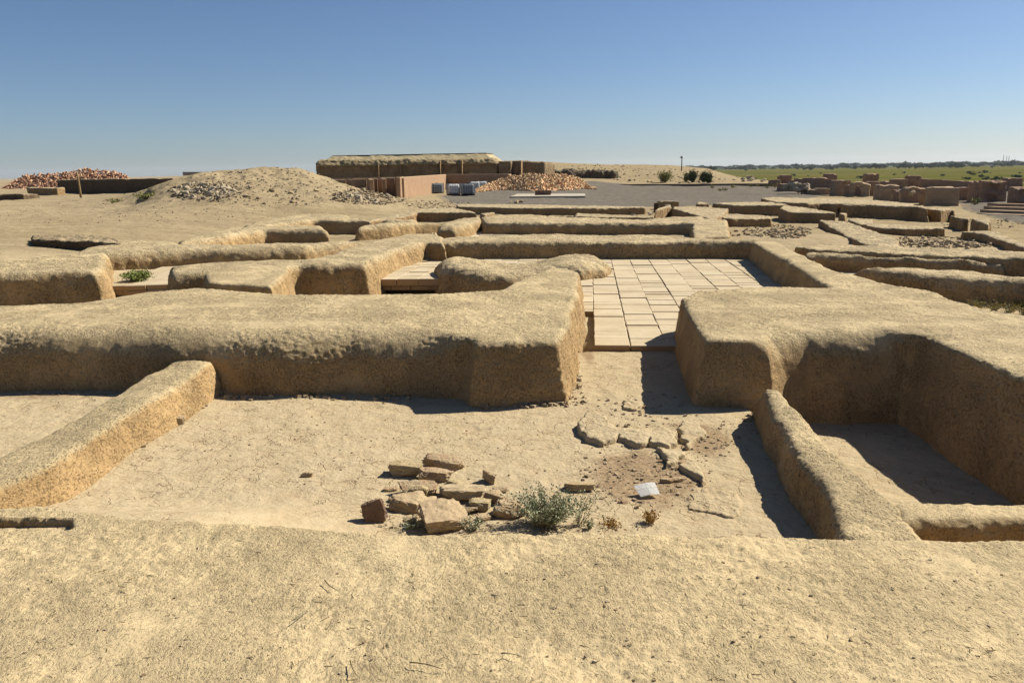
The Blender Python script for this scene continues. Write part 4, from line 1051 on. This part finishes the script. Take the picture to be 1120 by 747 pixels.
# low dark steps at the right edge
root = empty('stone_steps', P(1100, 236, -.3)); tag(root, 'low flight of dark weathered steps near the right edge', 'steps')
for k in range(4):
    x0 = 1080 + 3.2 * (3 - k) * -1 + 9; y0 = 236.5 - 2.2 * k
    a = P(1079 + 3.5 * k, 236.3 - 1.9 * k, -.3); b = P(1160, 239 - 1.9 * k, -.3)
    bm = bmesh.new(); z0, z1 = -.5, -.3 + .09 * (k + 1)
    cs = [a[:2], b[:2], b[:2] + np.array([.05, .9]), a[:2] + np.array([.05, .9])]
    V, Q = [], []; box_into(V, Q, cs, z0, z1, .02)
    me = np_mesh('step', np.array(V) - np.array(root.location), np.array(Q)); link('step', me, RUIN_TAN, root)

# ------------------------------------------------------------------ fortress and yard buildings
fort = empty('mud_fortress', PD(450, 195, 112)); tag(fort, 'long mudbrick fortress wall on the skyline, straw-capped, with pale buttress strips', 'fortress')
def fpart(name, px0, px1, yt, yt1, yb, D, depth, mat, voxel=.25, rag=.0, low=.05, taper=0, D1=None):
    D1 = D1 or D
    a = PD(px0, yb, D); b = PD(px1, yb, D1); ta = PD(px0, yt, D)[2]; tb = PD(px1, yt1, D1)[2]
    z0 = min(a[2], b[2]); dB = (b - a)[:2]; L = np.hypot(*dB); dA = np.array([-dB[1], dB[0]]) / L
    k = max(2, int(L / 1.5)); pp, zz = [], []
    for i in range(k): f = i / k; pp.append(a[:2] * (1 - f) + b[:2] * f); zz.append(ta * (1 - f) + tb * f)
    for i in range(k): f = i / k; pp.append((b[:2] * (1 - f) + a[:2] * f) + dA * depth); zz.append(tb * (1 - f) + ta * f)
    out = miter_out(pp); pb = [p + o * taper for p, o in zip(pp, out)]
    me = remesh(solid(pb, pp, z0, zz), voxel, 1); co = get_co(me); no = get_no(me)
    d = low * fbm(co, .5, 3, 3) + (rag * fbm(co, 1.1, 4, 44, .65) if rag else 0)
    set_co(me, co + no * np.asarray(d)[:, None] - np.array(fort.location))
    return link(name, me, mat, fort, smooth=True)
def ftop(name, px0, px1, yt, yb_, yt1, yb1, D, depth, mat, **k):
    return fpart(name, px0, px1, yt, yt1, (yb_ + yb1) / 2, D, depth, mat, **k)
fpart('wall', 346, 557, 178.5, 176.5, 200, 112, 9, FORT, voxel=.22, rag=.10)
fpart('wall', 545, 574, 176.3, 176.3, 200, 111.6, 8, FORT, voxel=.2, rag=.04)
fpart('straw_capping', 350, 552, 175.3, 173.6, 179.5, 112.0, 9, THATCH, voxel=.12, rag=.12, taper=.55)
fpart('upper_terrace', 364, 543, 171.2, 168.0, 176.5, 115, 6, THATCH_TOP, voxel=.12, rag=.04, taper=1.5)
fpart('roof_edge', 363, 544, 170.3, 167.1, 168.6, 115, 6, DARKTOP, voxel=.07, low=.01)
for px, w, y0, y1 in ((415, 2.0, 181, 193), (482.5, 2.4, 176, 193), (506, 2.4, 175, 192), (570.5, 2.4, 175.5, 194)):
    fpart('buttress', px - w / 2, px + w / 2, y0, y0, 200, 110.2, 1.8, MUD_FAR, voxel=.07, low=.02)
fpart('dark_recess_jamb', 437, 441, 178, 178, 198, 110.9, .5, FORT, voxel=.12, low=.02)
b = tag(fpart('mud_bank_wall', 560, 608, 175.8, 178, 200, 112.5, 6, FORT, voxel=.25, rag=.10), 'lower brown mud wall continuing right of the fortress', 'wall')
b.parent = None; b.location = fort.location
b = tag(fpart('cut_bank', 598, 684, 186.5, 188, 206, 128, 4, plain('eroded_earth', (.22, .17, .115), .5, 1.2, bump=1, bd=.5, c2=(.13, .10, .07)), voxel=.18, rag=.28, D1=132), 'dark eroded earth bank behind the brick heap', 'earth bank')
b.parent = None; b.location = fort.location

def parts_box(parent, name, a, b, depth, z0, z1, mat, dA=None, ch=.02):
    dB = (np.array(b) - np.array(a))[:2]; L = np.hypot(*dB)
    dA = np.array([-dB[1], dB[0]]) / L if dA is None else np.array(dA)
    V, Q = [], []; box_into(V, Q, [np.array(a)[:2], np.array(b)[:2], np.array(b)[:2] + dA * depth, np.array(a)[:2] + dA * depth], z0, z1, ch)
    org = np.array(parent.location) if parent else np.zeros(3)
    return link(name, np_mesh(name, np.array(V) - org, np.array(Q)), mat, parent)
# low pinkish enclosure in front of the fortress: lit flank, shaded face, little chambers
enc = empty('mud_enclosure', P(470, 210, -.4)); tag(enc, 'low smooth pinkish enclosure with open chambers below the fortress', 'building')
def seg(name, x0, D0, x1, D1, yt0, yt1, th=.35, mat=MUD_PALE):
    a = PD(x0, 206, D0); b = PD(x1, 206, D1); za, zb_ = PD(x0, yt0, D0)[2], PD(x1, yt1, D1)[2]
    dB = (b - a)[:2]; L = np.hypot(*dB); dA = np.array([-dB[1], dB[0]]) / L
    bm = bmesh.new(); c = [a[:2], b[:2], b[:2] + dA * th, a[:2] + dA * th]; zt = [za, zb_, zb_, za]
    vb = [bm.verts.new((*p, -1.2)) for p in c]; vt = [bm.verts.new((*p, z)) for p, z in zip(c, zt)]
    for i in range(4): bm.faces.new((vb[i], vb[(i + 1) % 4], vt[(i + 1) % 4], vt[i]))
    bm.faces.new(vt); bm.faces.new(vb[::-1]); bmesh.ops.recalc_face_normals(bm, faces=bm.faces)
    bmesh.ops.bevel(bm, geom=bm.edges[:], offset=.03, segments=1, affect='EDGES')
    bmesh.ops.translate(bm, vec=-Vector(enc.location), verts=bm.verts)
    return link(name, bm_mesh(name, bm), mat, enc)
def XD(px, D): return PD(px, 200, D)
seg('side_wall', 438, 66, 488.5, 105, 194.2, 190.9)          # sunlit flank, recedes from the viewer
seg('front_wall', 488.5, 105, 556, 101, 190.9, 190.6, 1.0)        # shaded face
for x0, x1, xr, y, Dk in ((361, 379, 387, 196.7, 71), (386, 401.5, 404.5, 196.0, 69), (403.5, 413.5, 418, 195.6, 69.5), (416.5, 432, 438, 194.6, 68)):
    X1 = XD(x1, Dk)[0]; Dr = abs(X1) / (abs(xr - CX) / F) * .985
    seg('chamber_front', x0, Dk, x1, Dk, y, y)
    seg('chamber_side', x1, Dk, xr, Dr, y, 187.8 + (y - 187.8) * Dk / Dr)
seg('chamber_wall', 362, 79, 440, 76, 195.6, 193.4)
# IBC tanks
CAGE = plain('galvanised_cage', (.55, .57, .6), .2, 5, .4, 0, spec=.5, metal=.6)
WHITE = plain('white_plastic', (.75, .77, .79), .08, 3, .5, 0, spec=.4)
GREYP = plain('grey_plastic', (.17, .19, .215), .2, 3, .5, 0, spec=.4)
BLACK = plain('black_pallet', (.03, .03, .032), .2, 3, .7, 0)
def tank(px, py, wpx, body, label, rot, h=1.18):
    p = P(px, py, -.38); r = empty('water_tank', p); r.rotation_euler = (0, 0, R(rot)); tag(r, label, 'water tank', 'caged liquid tanks')
    w = 1.25; d = 1.05
    def bx(name, c, s, mat, par=r):
        bm = bmesh.new(); bmesh.ops.create_cube(bm, size=1); bmesh.ops.scale(bm, vec=s, verts=bm.verts); bmesh.ops.translate(bm, vec=c, verts=bm.verts)
        bmesh.ops.bevel(bm, geom=bm.edges[:], offset=min(s) * .15, segments=1, affect='EDGES'); return link(name, bm_mesh(name, bm), mat, par)
    bx('pallet', (0, 0, .08), (w, d, .16), BLACK); bx('tank', (0, 0, .16 + (h - .2) / 2), (w - .08, d - .08, h - .2), body)
    bx('lid', (0, 0, h - .01), (.25, .25, .06), BLACK)
    bm = bmesh.new()
    def bar(c, s):
        m = bmesh.ops.create_cube(bm, size=1)['verts']; bmesh.ops.scale(bm, vec=s, verts=m); bmesh.ops.translate(bm, vec=c, verts=m)
    for z in (.3, .55, .8, 1.05):
        for s in (-1, 1): bar((0, s * d / 2, z), (w, .03, .03)); bar((s * w / 2, 0, z), (.03, d, .03))
    for s in (-1, 1):
        for k in range(6): bar((-w / 2 + w * k / 5, s * (d / 2 + .02), .16 + (h - .16) / 2), (.03, .03, h - .16))
        for k in range(6): bar((s * (w / 2 + .02), -d / 2 + d * k / 5, .16 + (h - .16) / 2), (.03, .03, h - .16))
    link('cage', bm_mesh('cage', bm), CAGE, r)
tank(478, 212.5, 14, GREYP, 'grey caged water tank leftmost of the row by the sunlit wall', 20)
tank(496, 214, 14, WHITE, 'whitish caged water tank second from the left', 12)
tank(512, 213.8, 14, GREYP, 'dark grey caged water tank in the middle of the row', 12)
tank(519.5, 209.5, 9, WHITE, 'white water tank partly behind the dark grey one', 5)
tank(527, 209, 8, WHITE, 'white water tank rightmost, beside the brick heap', 8)

# concrete strip, kerb, small brick stack
cs = [P(558, 215.8, -.36), P(640, 215.2, -.36), P(640, 212.6, -.36), P(566, 212.8, -.36)]
V, Q = [], []; box_into(V, Q, [c[:2] for c in cs], -.6, -.3, .01)
CONC = plain('pale_concrete', (.52, .46, .37), .15, 3, .9, .2)
tag(link('concrete_strip', np_mesh('cs', np.array(V), np.array(Q)), CONC), kind='structure')
kerb = block('long low dark kerb along the back of the gravel yard', 640, 843, 201.9, 203.6, -.4, .8, plain('kerb_brick', (.20, .13, .09), .2, 2), 'kerb', 'kerb', voxel=.1, rag=0, low=.01, yt1=200.8)
st = empty('brick_stack', P(594, 213.5, -.3)); tag(st, 'small dark stack of bricks on the pale concrete strip', 'brick stack')
BR = brick_mesh(); BR.materials.append(STONE_DARK)
for k in range(4):
    for j in range(5):
        o = bpy.data.objects.new('brick', BR); COL.objects.link(o); o.parent = st
        o.location = (-.6 + .3 * j + rng.normal(0, .02), rng.normal(0, .03), .02 + .11 * k + .04); o.rotation_euler = (0, 0, rng.normal(0, .1)); o.scale = (1.1, 2.2, 1.35)
stones(5, 563, 222, 8, 1.2, hit, .15, .35, 'dark lump on the yard wall edge', 'lumps by the yard wall', STPOOL)

# dark eroded stub at gravel edge
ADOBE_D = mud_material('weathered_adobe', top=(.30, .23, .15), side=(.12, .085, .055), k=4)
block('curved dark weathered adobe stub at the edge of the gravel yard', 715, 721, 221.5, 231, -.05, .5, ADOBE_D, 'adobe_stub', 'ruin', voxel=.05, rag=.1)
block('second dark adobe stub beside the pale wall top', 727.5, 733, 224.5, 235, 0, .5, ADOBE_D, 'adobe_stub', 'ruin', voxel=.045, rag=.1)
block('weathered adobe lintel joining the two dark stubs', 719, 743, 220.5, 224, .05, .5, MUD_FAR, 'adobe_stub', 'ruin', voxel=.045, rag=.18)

# left: retaining ditch wall, dark cut walls, tan wall, pole
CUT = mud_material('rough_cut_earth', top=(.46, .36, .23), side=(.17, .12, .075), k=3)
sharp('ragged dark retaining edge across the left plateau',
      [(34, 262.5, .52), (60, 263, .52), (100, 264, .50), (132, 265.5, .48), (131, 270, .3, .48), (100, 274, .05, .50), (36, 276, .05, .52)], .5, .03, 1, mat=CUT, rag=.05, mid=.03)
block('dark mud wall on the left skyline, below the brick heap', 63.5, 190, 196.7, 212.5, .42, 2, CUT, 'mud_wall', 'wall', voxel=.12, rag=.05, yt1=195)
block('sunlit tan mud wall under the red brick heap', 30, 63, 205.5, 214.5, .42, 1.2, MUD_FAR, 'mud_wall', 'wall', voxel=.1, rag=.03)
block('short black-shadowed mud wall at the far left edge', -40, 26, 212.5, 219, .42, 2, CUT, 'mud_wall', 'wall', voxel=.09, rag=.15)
block('dark straight edge of a distant wall on the left skyline', 200, 224, 188.3, 192, 1.5, 1, CUT, 'mud_wall', 'wall', voxel=.12, rag=.02)
WOOD = plain('weathered_wood', (.38, .25, .12), .3, 8, .8, .3)
def stick(name, p0, p1, r0, r1, mat, parent=None, seg=8, bend=.0):
    p0, p1 = Vector(p0), Vector(p1); bm = bmesh.new(); ax = (p1 - p0); L = ax.length; ax.normalize()
    u = ax.orthogonal().normalized(); v = ax.cross(u); rings = []
    for k in range(5):
        f = k / 4; c = p0.lerp(p1, f) + u * bend * math.sin(f * 3.14) * L; r_ = r0 * (1 - f) + r1 * f
        rings.append([bm.verts.new(c + u * r_ * math.cos(a * 6.283 / seg) + v * r_ * math.sin(a * 6.283 / seg)) for a in range(seg)])
    for k in range(4):
        for a in range(seg): bm.faces.new((rings[k][a], rings[k][(a + 1) % seg], rings[k + 1][(a + 1) % seg], rings[k + 1][a]))
    bm.faces.new(rings[0][::-1]); bm.faces.new(rings[-1])
    return link(name, bm_mesh(name, bm), mat, parent, smooth=True)
p0 = PD(88.5, 216.5, 60); p1 = PD(84, 188.5, 60)
o = stick('wooden_post', p0, p1, .075, .06, WOOD, bend=.01); tag(o, 'leaning wooden post in front of the dark left wall', 'post')
# lamp post
base = PD(745.5, 186, 150); lp = empty('lamp_post', base); tag(lp, 'tall thin lamp post on the bank behind the gravel yard', 'lamp post')
DARKM = plain('dark_metal', (.05, .05, .055), .1, 3, .5, 0, spec=.4, metal=.5)
hh = (186 - 173.5) / F * 150
stick('pole', (0, 0, -.8), (0, 0, hh), .11, .08, DARKM, lp)
bm = bmesh.new(); bmesh.ops.create_cone(bm, cap_ends=True, segments=12, radius1=.42, radius2=.12, depth=.35); bmesh.ops.translate(bm, vec=(0, 0, hh + .1), verts=bm.verts); link('lamp_head', bm_mesh('lh', bm), DARKM, lp)
# distant masts
for px, yt in ((1097, 171), (1100.5, 172), (1103, 172)):
    b = PD(px, 178.5, 3200); o = stick('distant_mast', (b[0], b[1], -8), (b[0], b[1], H + (hy_ := (177.6 - yt)) / F * 3200), 1.0, .7, DARKM)
    tag(o, 'faint thin mast on the far right horizon', 'mast', 'three faint masts on the horizon')

# ------------------------------------------------------------------ vegetation
def leaf_mat(name, c1, c2, c3=None):
    t = NT(name); g_ = t.n('ShaderNodeNewGeometry')
    col = t.ramp(g_.outputs['Random Per Island'], [(0, c1), (.6, c2), (1, c3 or c2)]); t.l(col, t.b.inputs['Base Color'])
    t.b.inputs['Roughness'].default_value = .8; return t.m
def leafy(root_name, loc, nst, h, spread, leaf, nleaf, lm, sm, label, cat='shrub', seed=1, lean=(0, 0), group=None, stem_r=.0025, updir=.6, side=1.0):
    r = np.random.default_rng(seed); root = empty(root_name, loc); tag(root, label, cat, group)
    SV, SQ, LV, LQ = [], [], [], []
    for s in range(nst):
        a = r.uniform(0, 6.28); el = r.uniform(.25, 1) ; L = h * r.uniform(.55, 1.1)
        dx = np.array([math.cos(a) * side, math.sin(a), 0]) * spread * (1 - el * .6) * r.uniform(.5, 1.1)
        p = np.array([math.cos(a) * spread * .12 * r.uniform(), math.sin(a) * spread * .12 * r.uniform(), -.01]); pts_ = [p]
        nseg = 7; v = dx / nseg + np.array([lean[0], lean[1], 0]) / nseg * r.uniform(.3, 1.2); zz = L * (updir + (1 - updir) * el) / nseg
        for k in range(nseg):
            p = p + v * (.6 + .15 * k) + np.array([r.normal(0, .03 * h), r.normal(0, .03 * h), zz * (1.25 - .07 * k) + r.normal(0, .01 * h)]); pts_.append(p)
        b = len(SV)
        for k, q_ in enumerate(pts_):
            rr_ = stem_r * (1 - k / (nseg + 2))
            for m_ in range(3): SV.append(q_ + rr_ * np.array([math.cos(m_ * 2.09), math.sin(m_ * 2.09), 0]))
        for k in range(nseg):
            for m_ in range(3): SQ.append((b + 3 * k + m_, b + 3 * k + (m_ + 1) % 3, b + 3 * k + 3 + (m_ + 1) % 3, b + 3 * k + 3 + m_))
        for _ in range(nleaf):
            f = r.uniform(.15, 1) * nseg; k = min(nseg - 1, int(f)); q_ = pts_[k] + (pts_[k + 1] - pts_[k]) * (f - k) + r.normal(0, leaf * .4, 3)
            d = r.normal(0, 1, 3) + np.array([0, 0, .6]); d /= np.linalg.norm(d); w = np.cross(d, r.normal(0, 1, 3)); w /= np.linalg.norm(w) + 1e-9
            l_ = leaf * r.uniform(.6, 1.3); b2 = len(LV)
            LV += [q_, q_ + d * l_ * .5 + w * l_ * .22, q_ + d * l_, q_ + d * l_ * .5 - w * l_ * .22]; LQ.append((b2, b2 + 1, b2 + 2, b2 + 3))
    link('stems', np_mesh('stems', np.array(SV), np.array(SQ)), sm, root)
    if nleaf: link('leaves', np_mesh('leaves', np.array(LV), np.array(LQ)), lm, root)
    return root
SAGE = leaf_mat('sage_leaves', (.15, .17, .095), (.29, .31, .19), (.42, .42, .29))
STEM = plain('pale_stem', (.34, .30, .19), .2, 20, .8, 0)
STEMD = plain('brown_stem', (.16, .11, .06), .2, 20, .8, 0)
GREEN = leaf_mat('green_leaves', (.10, .13, .03), (.20, .24, .07), (.30, .32, .12))
DKGREEN = leaf_mat('dark_green_leaves', (.02, .035, .012), (.045, .07, .022), (.07, .10, .035))
OLIVE = leaf_mat('olive_leaves', (.13, .14, .04), (.20, .20, .06), (.27, .26, .09))
YELLOW = leaf_mat('yellow_weeds', (.24, .19, .05), (.38, .31, .10), (.16, .16, .05))
DRY = leaf_mat('dry_grass', (.42, .24, .07), (.58, .38, .14), (.30, .17, .06))
def at(px, py): w = P(px, py, 0); return (w[0], w[1], gz(w[0], w[1]))
leafy('desert_shrub', at(597, 574), 95, .22, .27, .017, 60, SAGE, STEM, 'bushy grey-green desert shrub growing right of the stone pile', seed=5, side=1.25)
leafy('desert_shrub', at(585, 570), 16, .30, .12, .015, 34, SAGE, STEM, 'taller thin grey-green sprigs at the left of the desert shrub', seed=6, lean=(-.03, 0))
leafy('desert_shrub', at(632, 574), 12, .26, .18, .015, 26, SAGE, STEM, 'open twiggy sprigs leaning right from the desert shrub', seed=8, lean=(.12, .03))
leafy('weed_tuft', at(451, 578), 22, .08, .10, .012, 18, SAGE, STEM, 'small grey-green tuft in front of the dark split stone', seed=9, cat='weed')
leafy('weed_tuft', at(517, 580), 26, .10, .13, .014, 16, SAGE, STEM, 'small pale green tuft in front of the big rough block', seed=10, cat='weed')
leafy('dry_grass_tuft', at(711, 570), 50, .10, .07, .02, 5, DRY, DRY, 'rust-orange dry grass tuft just below the paper sheet', seed=11, cat='dry grass', stem_r=.0016)
leafy('dry_grass_tuft', at(668, 574), 45, .04, .11, .02, 5, DRY, DRY, 'low straw-coloured dry grass left of the orange tuft', seed=12, cat='dry grass', stem_r=.0014)
leafy('weed_tuft', at(645, 577), 9, .07, .05, .016, 16, SAGE, STEM, 'single green sprig at the right foot of the shrub', seed=13, cat='weed')
w = P(151, 307, .06); leafy('green_bush', (w[0], w[1], .05), 120, .20, .42, .04, 40, GREEN, STEM, 'low green bush in the small cell behind the long left wall', seed=14, cat='bush', stem_r=.004, side=1.0, updir=.5)
# yellow weeds by the right wall
for i, (px, py) in enumerate([(1060, 330), (1078, 331), (1092, 333), (1105, 334), (1118, 336), (1070, 338), (1088, 340), (1104, 342), (1120, 344), (1135, 342)]):
    w = P(px, py, 0); leafy('yellow_weed', (w[0], w[1], 0), 26, .15, .22, .028, 12, YELLOW, STEM, 'yellowish dry weed in the patch at the foot of the right wall', seed=20 + i, cat='weed', group='yellow weeds below the right wall', stem_r=.003)
# bushes on the bank
def far_bush(px, py, D, w, h, lm, label, seed, n=90):
    b = PD(px, py, D); z = gz(b[0], b[1]); return leafy('bush', (b[0], b[1], z), n, h, w * .75, .22, 26, lm, STEMD, label, seed=seed, cat='bush', stem_r=.02, updir=.45)
far_bush(727, 199.5, 124, 1.9, 1.7, OLIVE, 'yellow-green bush on the bank, leftmost', 31)
far_bush(757, 198.5, 124, 1.3, 1.7, DKGREEN, 'round dark green bush on the bank behind the yard', 32, 110)
far_bush(770, 196.5, 126, 1.0, 1.6, DKGREEN, 'ragged dark bush right of the round dark bush', 33)
far_bush(775, 199.5, 123, .9, 1.4, DKGREEN, 'small dark bush rightmost of the bank bushes', 34)
far_bush(750.5, 196, 125, .5, 1.3, OLIVE, 'thin olive bush left of the round dark bush', 35, 40)
h_ = hit(160, 218); leafy('dry_weed', h_, 30, .35, .9, .12, 10, OLIVE, STEMD, 'dark straggly weed on the left plateau below the hill', seed=36, cat='weed', stem_r=.012)
h_ = hit(125, 222); leafy('dry_weed', h_, 24, .2, .9, .1, 8, OLIVE, STEMD, 'flat brown weed left of the straggly weed', seed=37, cat='weed', stem_r=.012)
for i, (px, py, s) in enumerate([(779, 206.5, .5), (788, 208, .4), (793, 208, .4), (801, 206, .4), (821, 204.5, .5), (828, 203.8, .4), (839, 205.8, .6), (848, 205.5, .8), (1066, 226, .5)]):
    w = P(px, py, -.4); leafy('dry_weed', (w[0], w[1], gz(w[0], w[1])), 16, s * .8, s * 1.2, .10, 12, YELLOW if i % 2 else OLIVE, STEMD, 'small yellowish weed on the gravel', seed=60 + i, cat='weed', group='weeds on the gravel', stem_r=.01)
# twigs on the foreground wall
for i, (x0, y0, x1, y1, lab) in enumerate([(448, 724, 483, 731, 'brown twig lying near the bottom of the foreground wall, left of centre'), (548, 714, 570, 717, 'short straw on the foreground wall near the bottom centre'), (321, 678, 344, 660, 'pale straw slanting up on the foreground wall at left'),
        (383, 722, 390, 738, 'short dark twig left of the bottom twig'), (355, 634, 368, 645, 'dark curled twig on the foreground wall at left')]):
    a = P(x0, y0, .475); b = P(x1, y1, .475); o = stick('twig', a, b, .0022, .0012, STEM if 'pale' in lab or 'straw' in lab else STEMD, bend=.04); tag(o, lab, 'twig')

# far trees on the horizon
def tree_protos():
    out = []
    for k in range(4):
        r = np.random.default_rng(90 + k)
        V, Q = [], []
        for c in range(int(9 + 3 * k)):
            cc = np.array([r.normal(0, 2.2 + .5 * k), r.normal(0, 2.2), r.uniform(2.5, 7.0)]); rad_ = r.uniform(1.2, 2.4)
            for _ in range(90):
                d = r.normal(0, 1, 3); d /= np.linalg.norm(d); p = cc + d * rad_ * r.uniform(.6, 1.05); a_ = r.normal(0, 1, 3); a_ /= np.linalg.norm(a_); b_ = np.cross(a_, d); s = .45
                b = len(V); V += [p + a_ * s, p + b_ * s, p - a_ * s, p - b_ * s]; Q.append((b, b + 1, b + 2, b + 3))
        crown = np_mesh('crown', np.array(V), np.array(Q)); crown.materials.append(FARTREE)
        bm = bmesh.new(); bmesh.ops.create_cone(bm, cap_ends=True, segments=7, radius1=.35, radius2=.15, depth=6); bmesh.ops.translate(bm, vec=(0, 0, 3), verts=bm.verts)
        trunk = bm_mesh('trunk', bm); trunk.materials.append(STEMD); out.append((trunk, crown))
    return out
FARTREE = leaf_mat('far_tree_leaves', (.018, .04, .022), (.035, .065, .03), (.05, .08, .04))
TP = tree_protos()
def far_tree(px, D, s, label, sy=1.0, group='trees along the horizon'):
    b = PD(px, 185, D); r_ = empty('tree', (b[0], b[1], -4.1)); tag(r_, label, 'tree', group); r_.rotation_euler = (0, 0, rng.uniform(0, 6)); r_.scale = (s, s, s * sy)
    tr, cr = TP[rng.integers(4)]
    for nm, m_ in (('trunk', tr), ('crown', cr)):
        o = bpy.data.objects.new(nm, m_); COL.objects.link(o); o.parent = r_
far_tree(777.5, 900, .85, 'lone dark tree at the left end of the horizon trees', group=None)
for k in range(70):
    px = 800 + 330 * rng.uniform() if k > 34 else rng.choice([935, 960, 1000, 1020, 1035, 1050, 905, 880]) + rng.normal(0, 9)
    far_tree(px, rng.uniform(1050, 1500), rng.uniform(.5, .9) * (1.05 if 920 < px < 1065 else .7), 'dark round-crowned tree in the long row on the horizon', rng.uniform(.8, 1.1))
# bushes dotting the plain
for k in range(36):
    px = rng.choice([rng.uniform(800, 1120), rng.uniform(1060, 1120)]); D = rng.uniform(230, 620)
    far_tree(px, D, rng.uniform(.12, .28), 'small dark bush dotting the green plain', .7, 'bushes on the green plain')
# distant wood: one mass
r = np.random.default_rng(5); V, Q = [], []
for k in range(9000):
    px = r.uniform(700, 1200); D = r.uniform(1700, 3600); b = PD(px, 185, D); z = -5 + r.uniform(0, 1) * (6 + 1.5 * math.sin(px * .11) + 1.2 * math.sin(px * .37)) * (D / 2300)
    s = r.uniform(2, 5); d = np.array([r.normal(), r.normal(), r.normal() * .3]); d /= np.linalg.norm(d); e = np.cross(d, r.normal(0, 1, 3)); e /= np.linalg.norm(e); q_ = np.array([b[0], b[1], z]); n0 = len(V)
    V += [q_ + d * s * 1.6, q_ + e * s, q_ - d * s * 1.6, q_ - e * s]; Q.append((n0, n0 + 1, n0 + 2, n0 + 3))
tag(link('distant_woods', np_mesh('woods', np.array(V), np.array(Q)), FARTREE), 'continuous bluish belt of trees along the far horizon', 'woods', kind='stuff')

# haze
bm = bmesh.new(); bmesh.ops.create_cube(bm, size=1); bmesh.ops.scale(bm, vec=(20000, 20000, 90), verts=bm.verts); bmesh.ops.translate(bm, vec=(0, 0, 50 - 10), verts=bm.verts)
hm = bpy.data.materials.new('haze_air'); hm.use_nodes = True; nt = hm.node_tree; nt.nodes.clear(); ou = nt.nodes.new('ShaderNodeOutputMaterial'); pv = nt.nodes.new('ShaderNodeVolumePrincipled')
pv.inputs['Density'].default_value = .00006; pv.inputs['Color'].default_value = (.80, .87, .95, 1); pv.inputs['Anisotropy'].default_value = .2; nt.links.new(pv.outputs[0], ou.inputs['Volume'])
USE_HAZE = True
if USE_HAZE:
    hz = link('haze', bm_mesh('haze', bm), hm); tag(hz, kind='stuff')

# ------------------------------------------------------------------ light
SAZ, SEL = 62.0, 41.0     # azimuth from +Y toward +X, elevation
sd = Vector((math.sin(R(SAZ)) * math.cos(R(SEL)), math.cos(R(SAZ)) * math.cos(R(SEL)), math.sin(R(SEL))))
sun = bpy.data.lights.new('sun', 'SUN'); sun.energy = 5.0; sun.angle = R(.5); sun.color = (1, .93, .80)
so = bpy.data.objects.new('sun', sun); COL.objects.link(so); so.rotation_euler = (-sd).to_track_quat('-Z', 'Y').to_euler(); so.location = (0, 0, 30)
wd = bpy.data.worlds.new('World'); scene.world = wd; wd.use_nodes = True; nt = wd.node_tree; nt.nodes.clear()
wo = nt.nodes.new('ShaderNodeOutputWorld'); bg = nt.nodes.new('ShaderNodeBackground'); sky = nt.nodes.new('ShaderNodeTexSky')
sky.sky_type = 'NISHITA'; sky.sun_disc = False; sky.sun_elevation = R(SEL); sky.sun_rotation = R(SAZ); sky.altitude = 200; sky.air_density = .8; sky.dust_density = .55; sky.ozone_density = 6.0
bg.inputs['Strength'].default_value = .05
nt.links.new(sky.outputs[0], bg.inputs[0]); nt.links.new(bg.outputs[0], wo.inputs[0])
scene.view_settings.view_transform = 'Standard'; scene.view_settings.look = 'None'; scene.view_settings.exposure = .82; scene.view_settings.gamma = 1
scene.cycles.volume_max_steps = 64; scene.cycles.max_bounces = 6; scene.cycles.diffuse_bounces = 2

# calibrate every earth, brick and stone colour to its real albedo
for m in bpy.data.materials:
    if not m.use_nodes or 'leaves' in m.name or 'weeds' in m.name or 'field' in m.name or m.name == 'haze_air': continue
    nt = m.node_tree; pb = next((n for n in nt.nodes if n.type == 'BSDF_PRINCIPLED'), None)
    if pb is None: continue
    inp = pb.inputs['Base Color']
    if inp.is_linked:
        src = inp.links[0].from_socket; mx = nt.nodes.new('ShaderNodeMix'); mx.data_type = 'RGBA'; mx.blend_type = 'MULTIPLY'
        mx.inputs[0].default_value = 1; k = .9 if 'paper' in m.name or 'plastic' in m.name else .76; mx.inputs[7].default_value = (k, k, k * .97, 1)
        nt.links.new(src, mx.inputs[6]); nt.links.new(mx.outputs[2], inp)
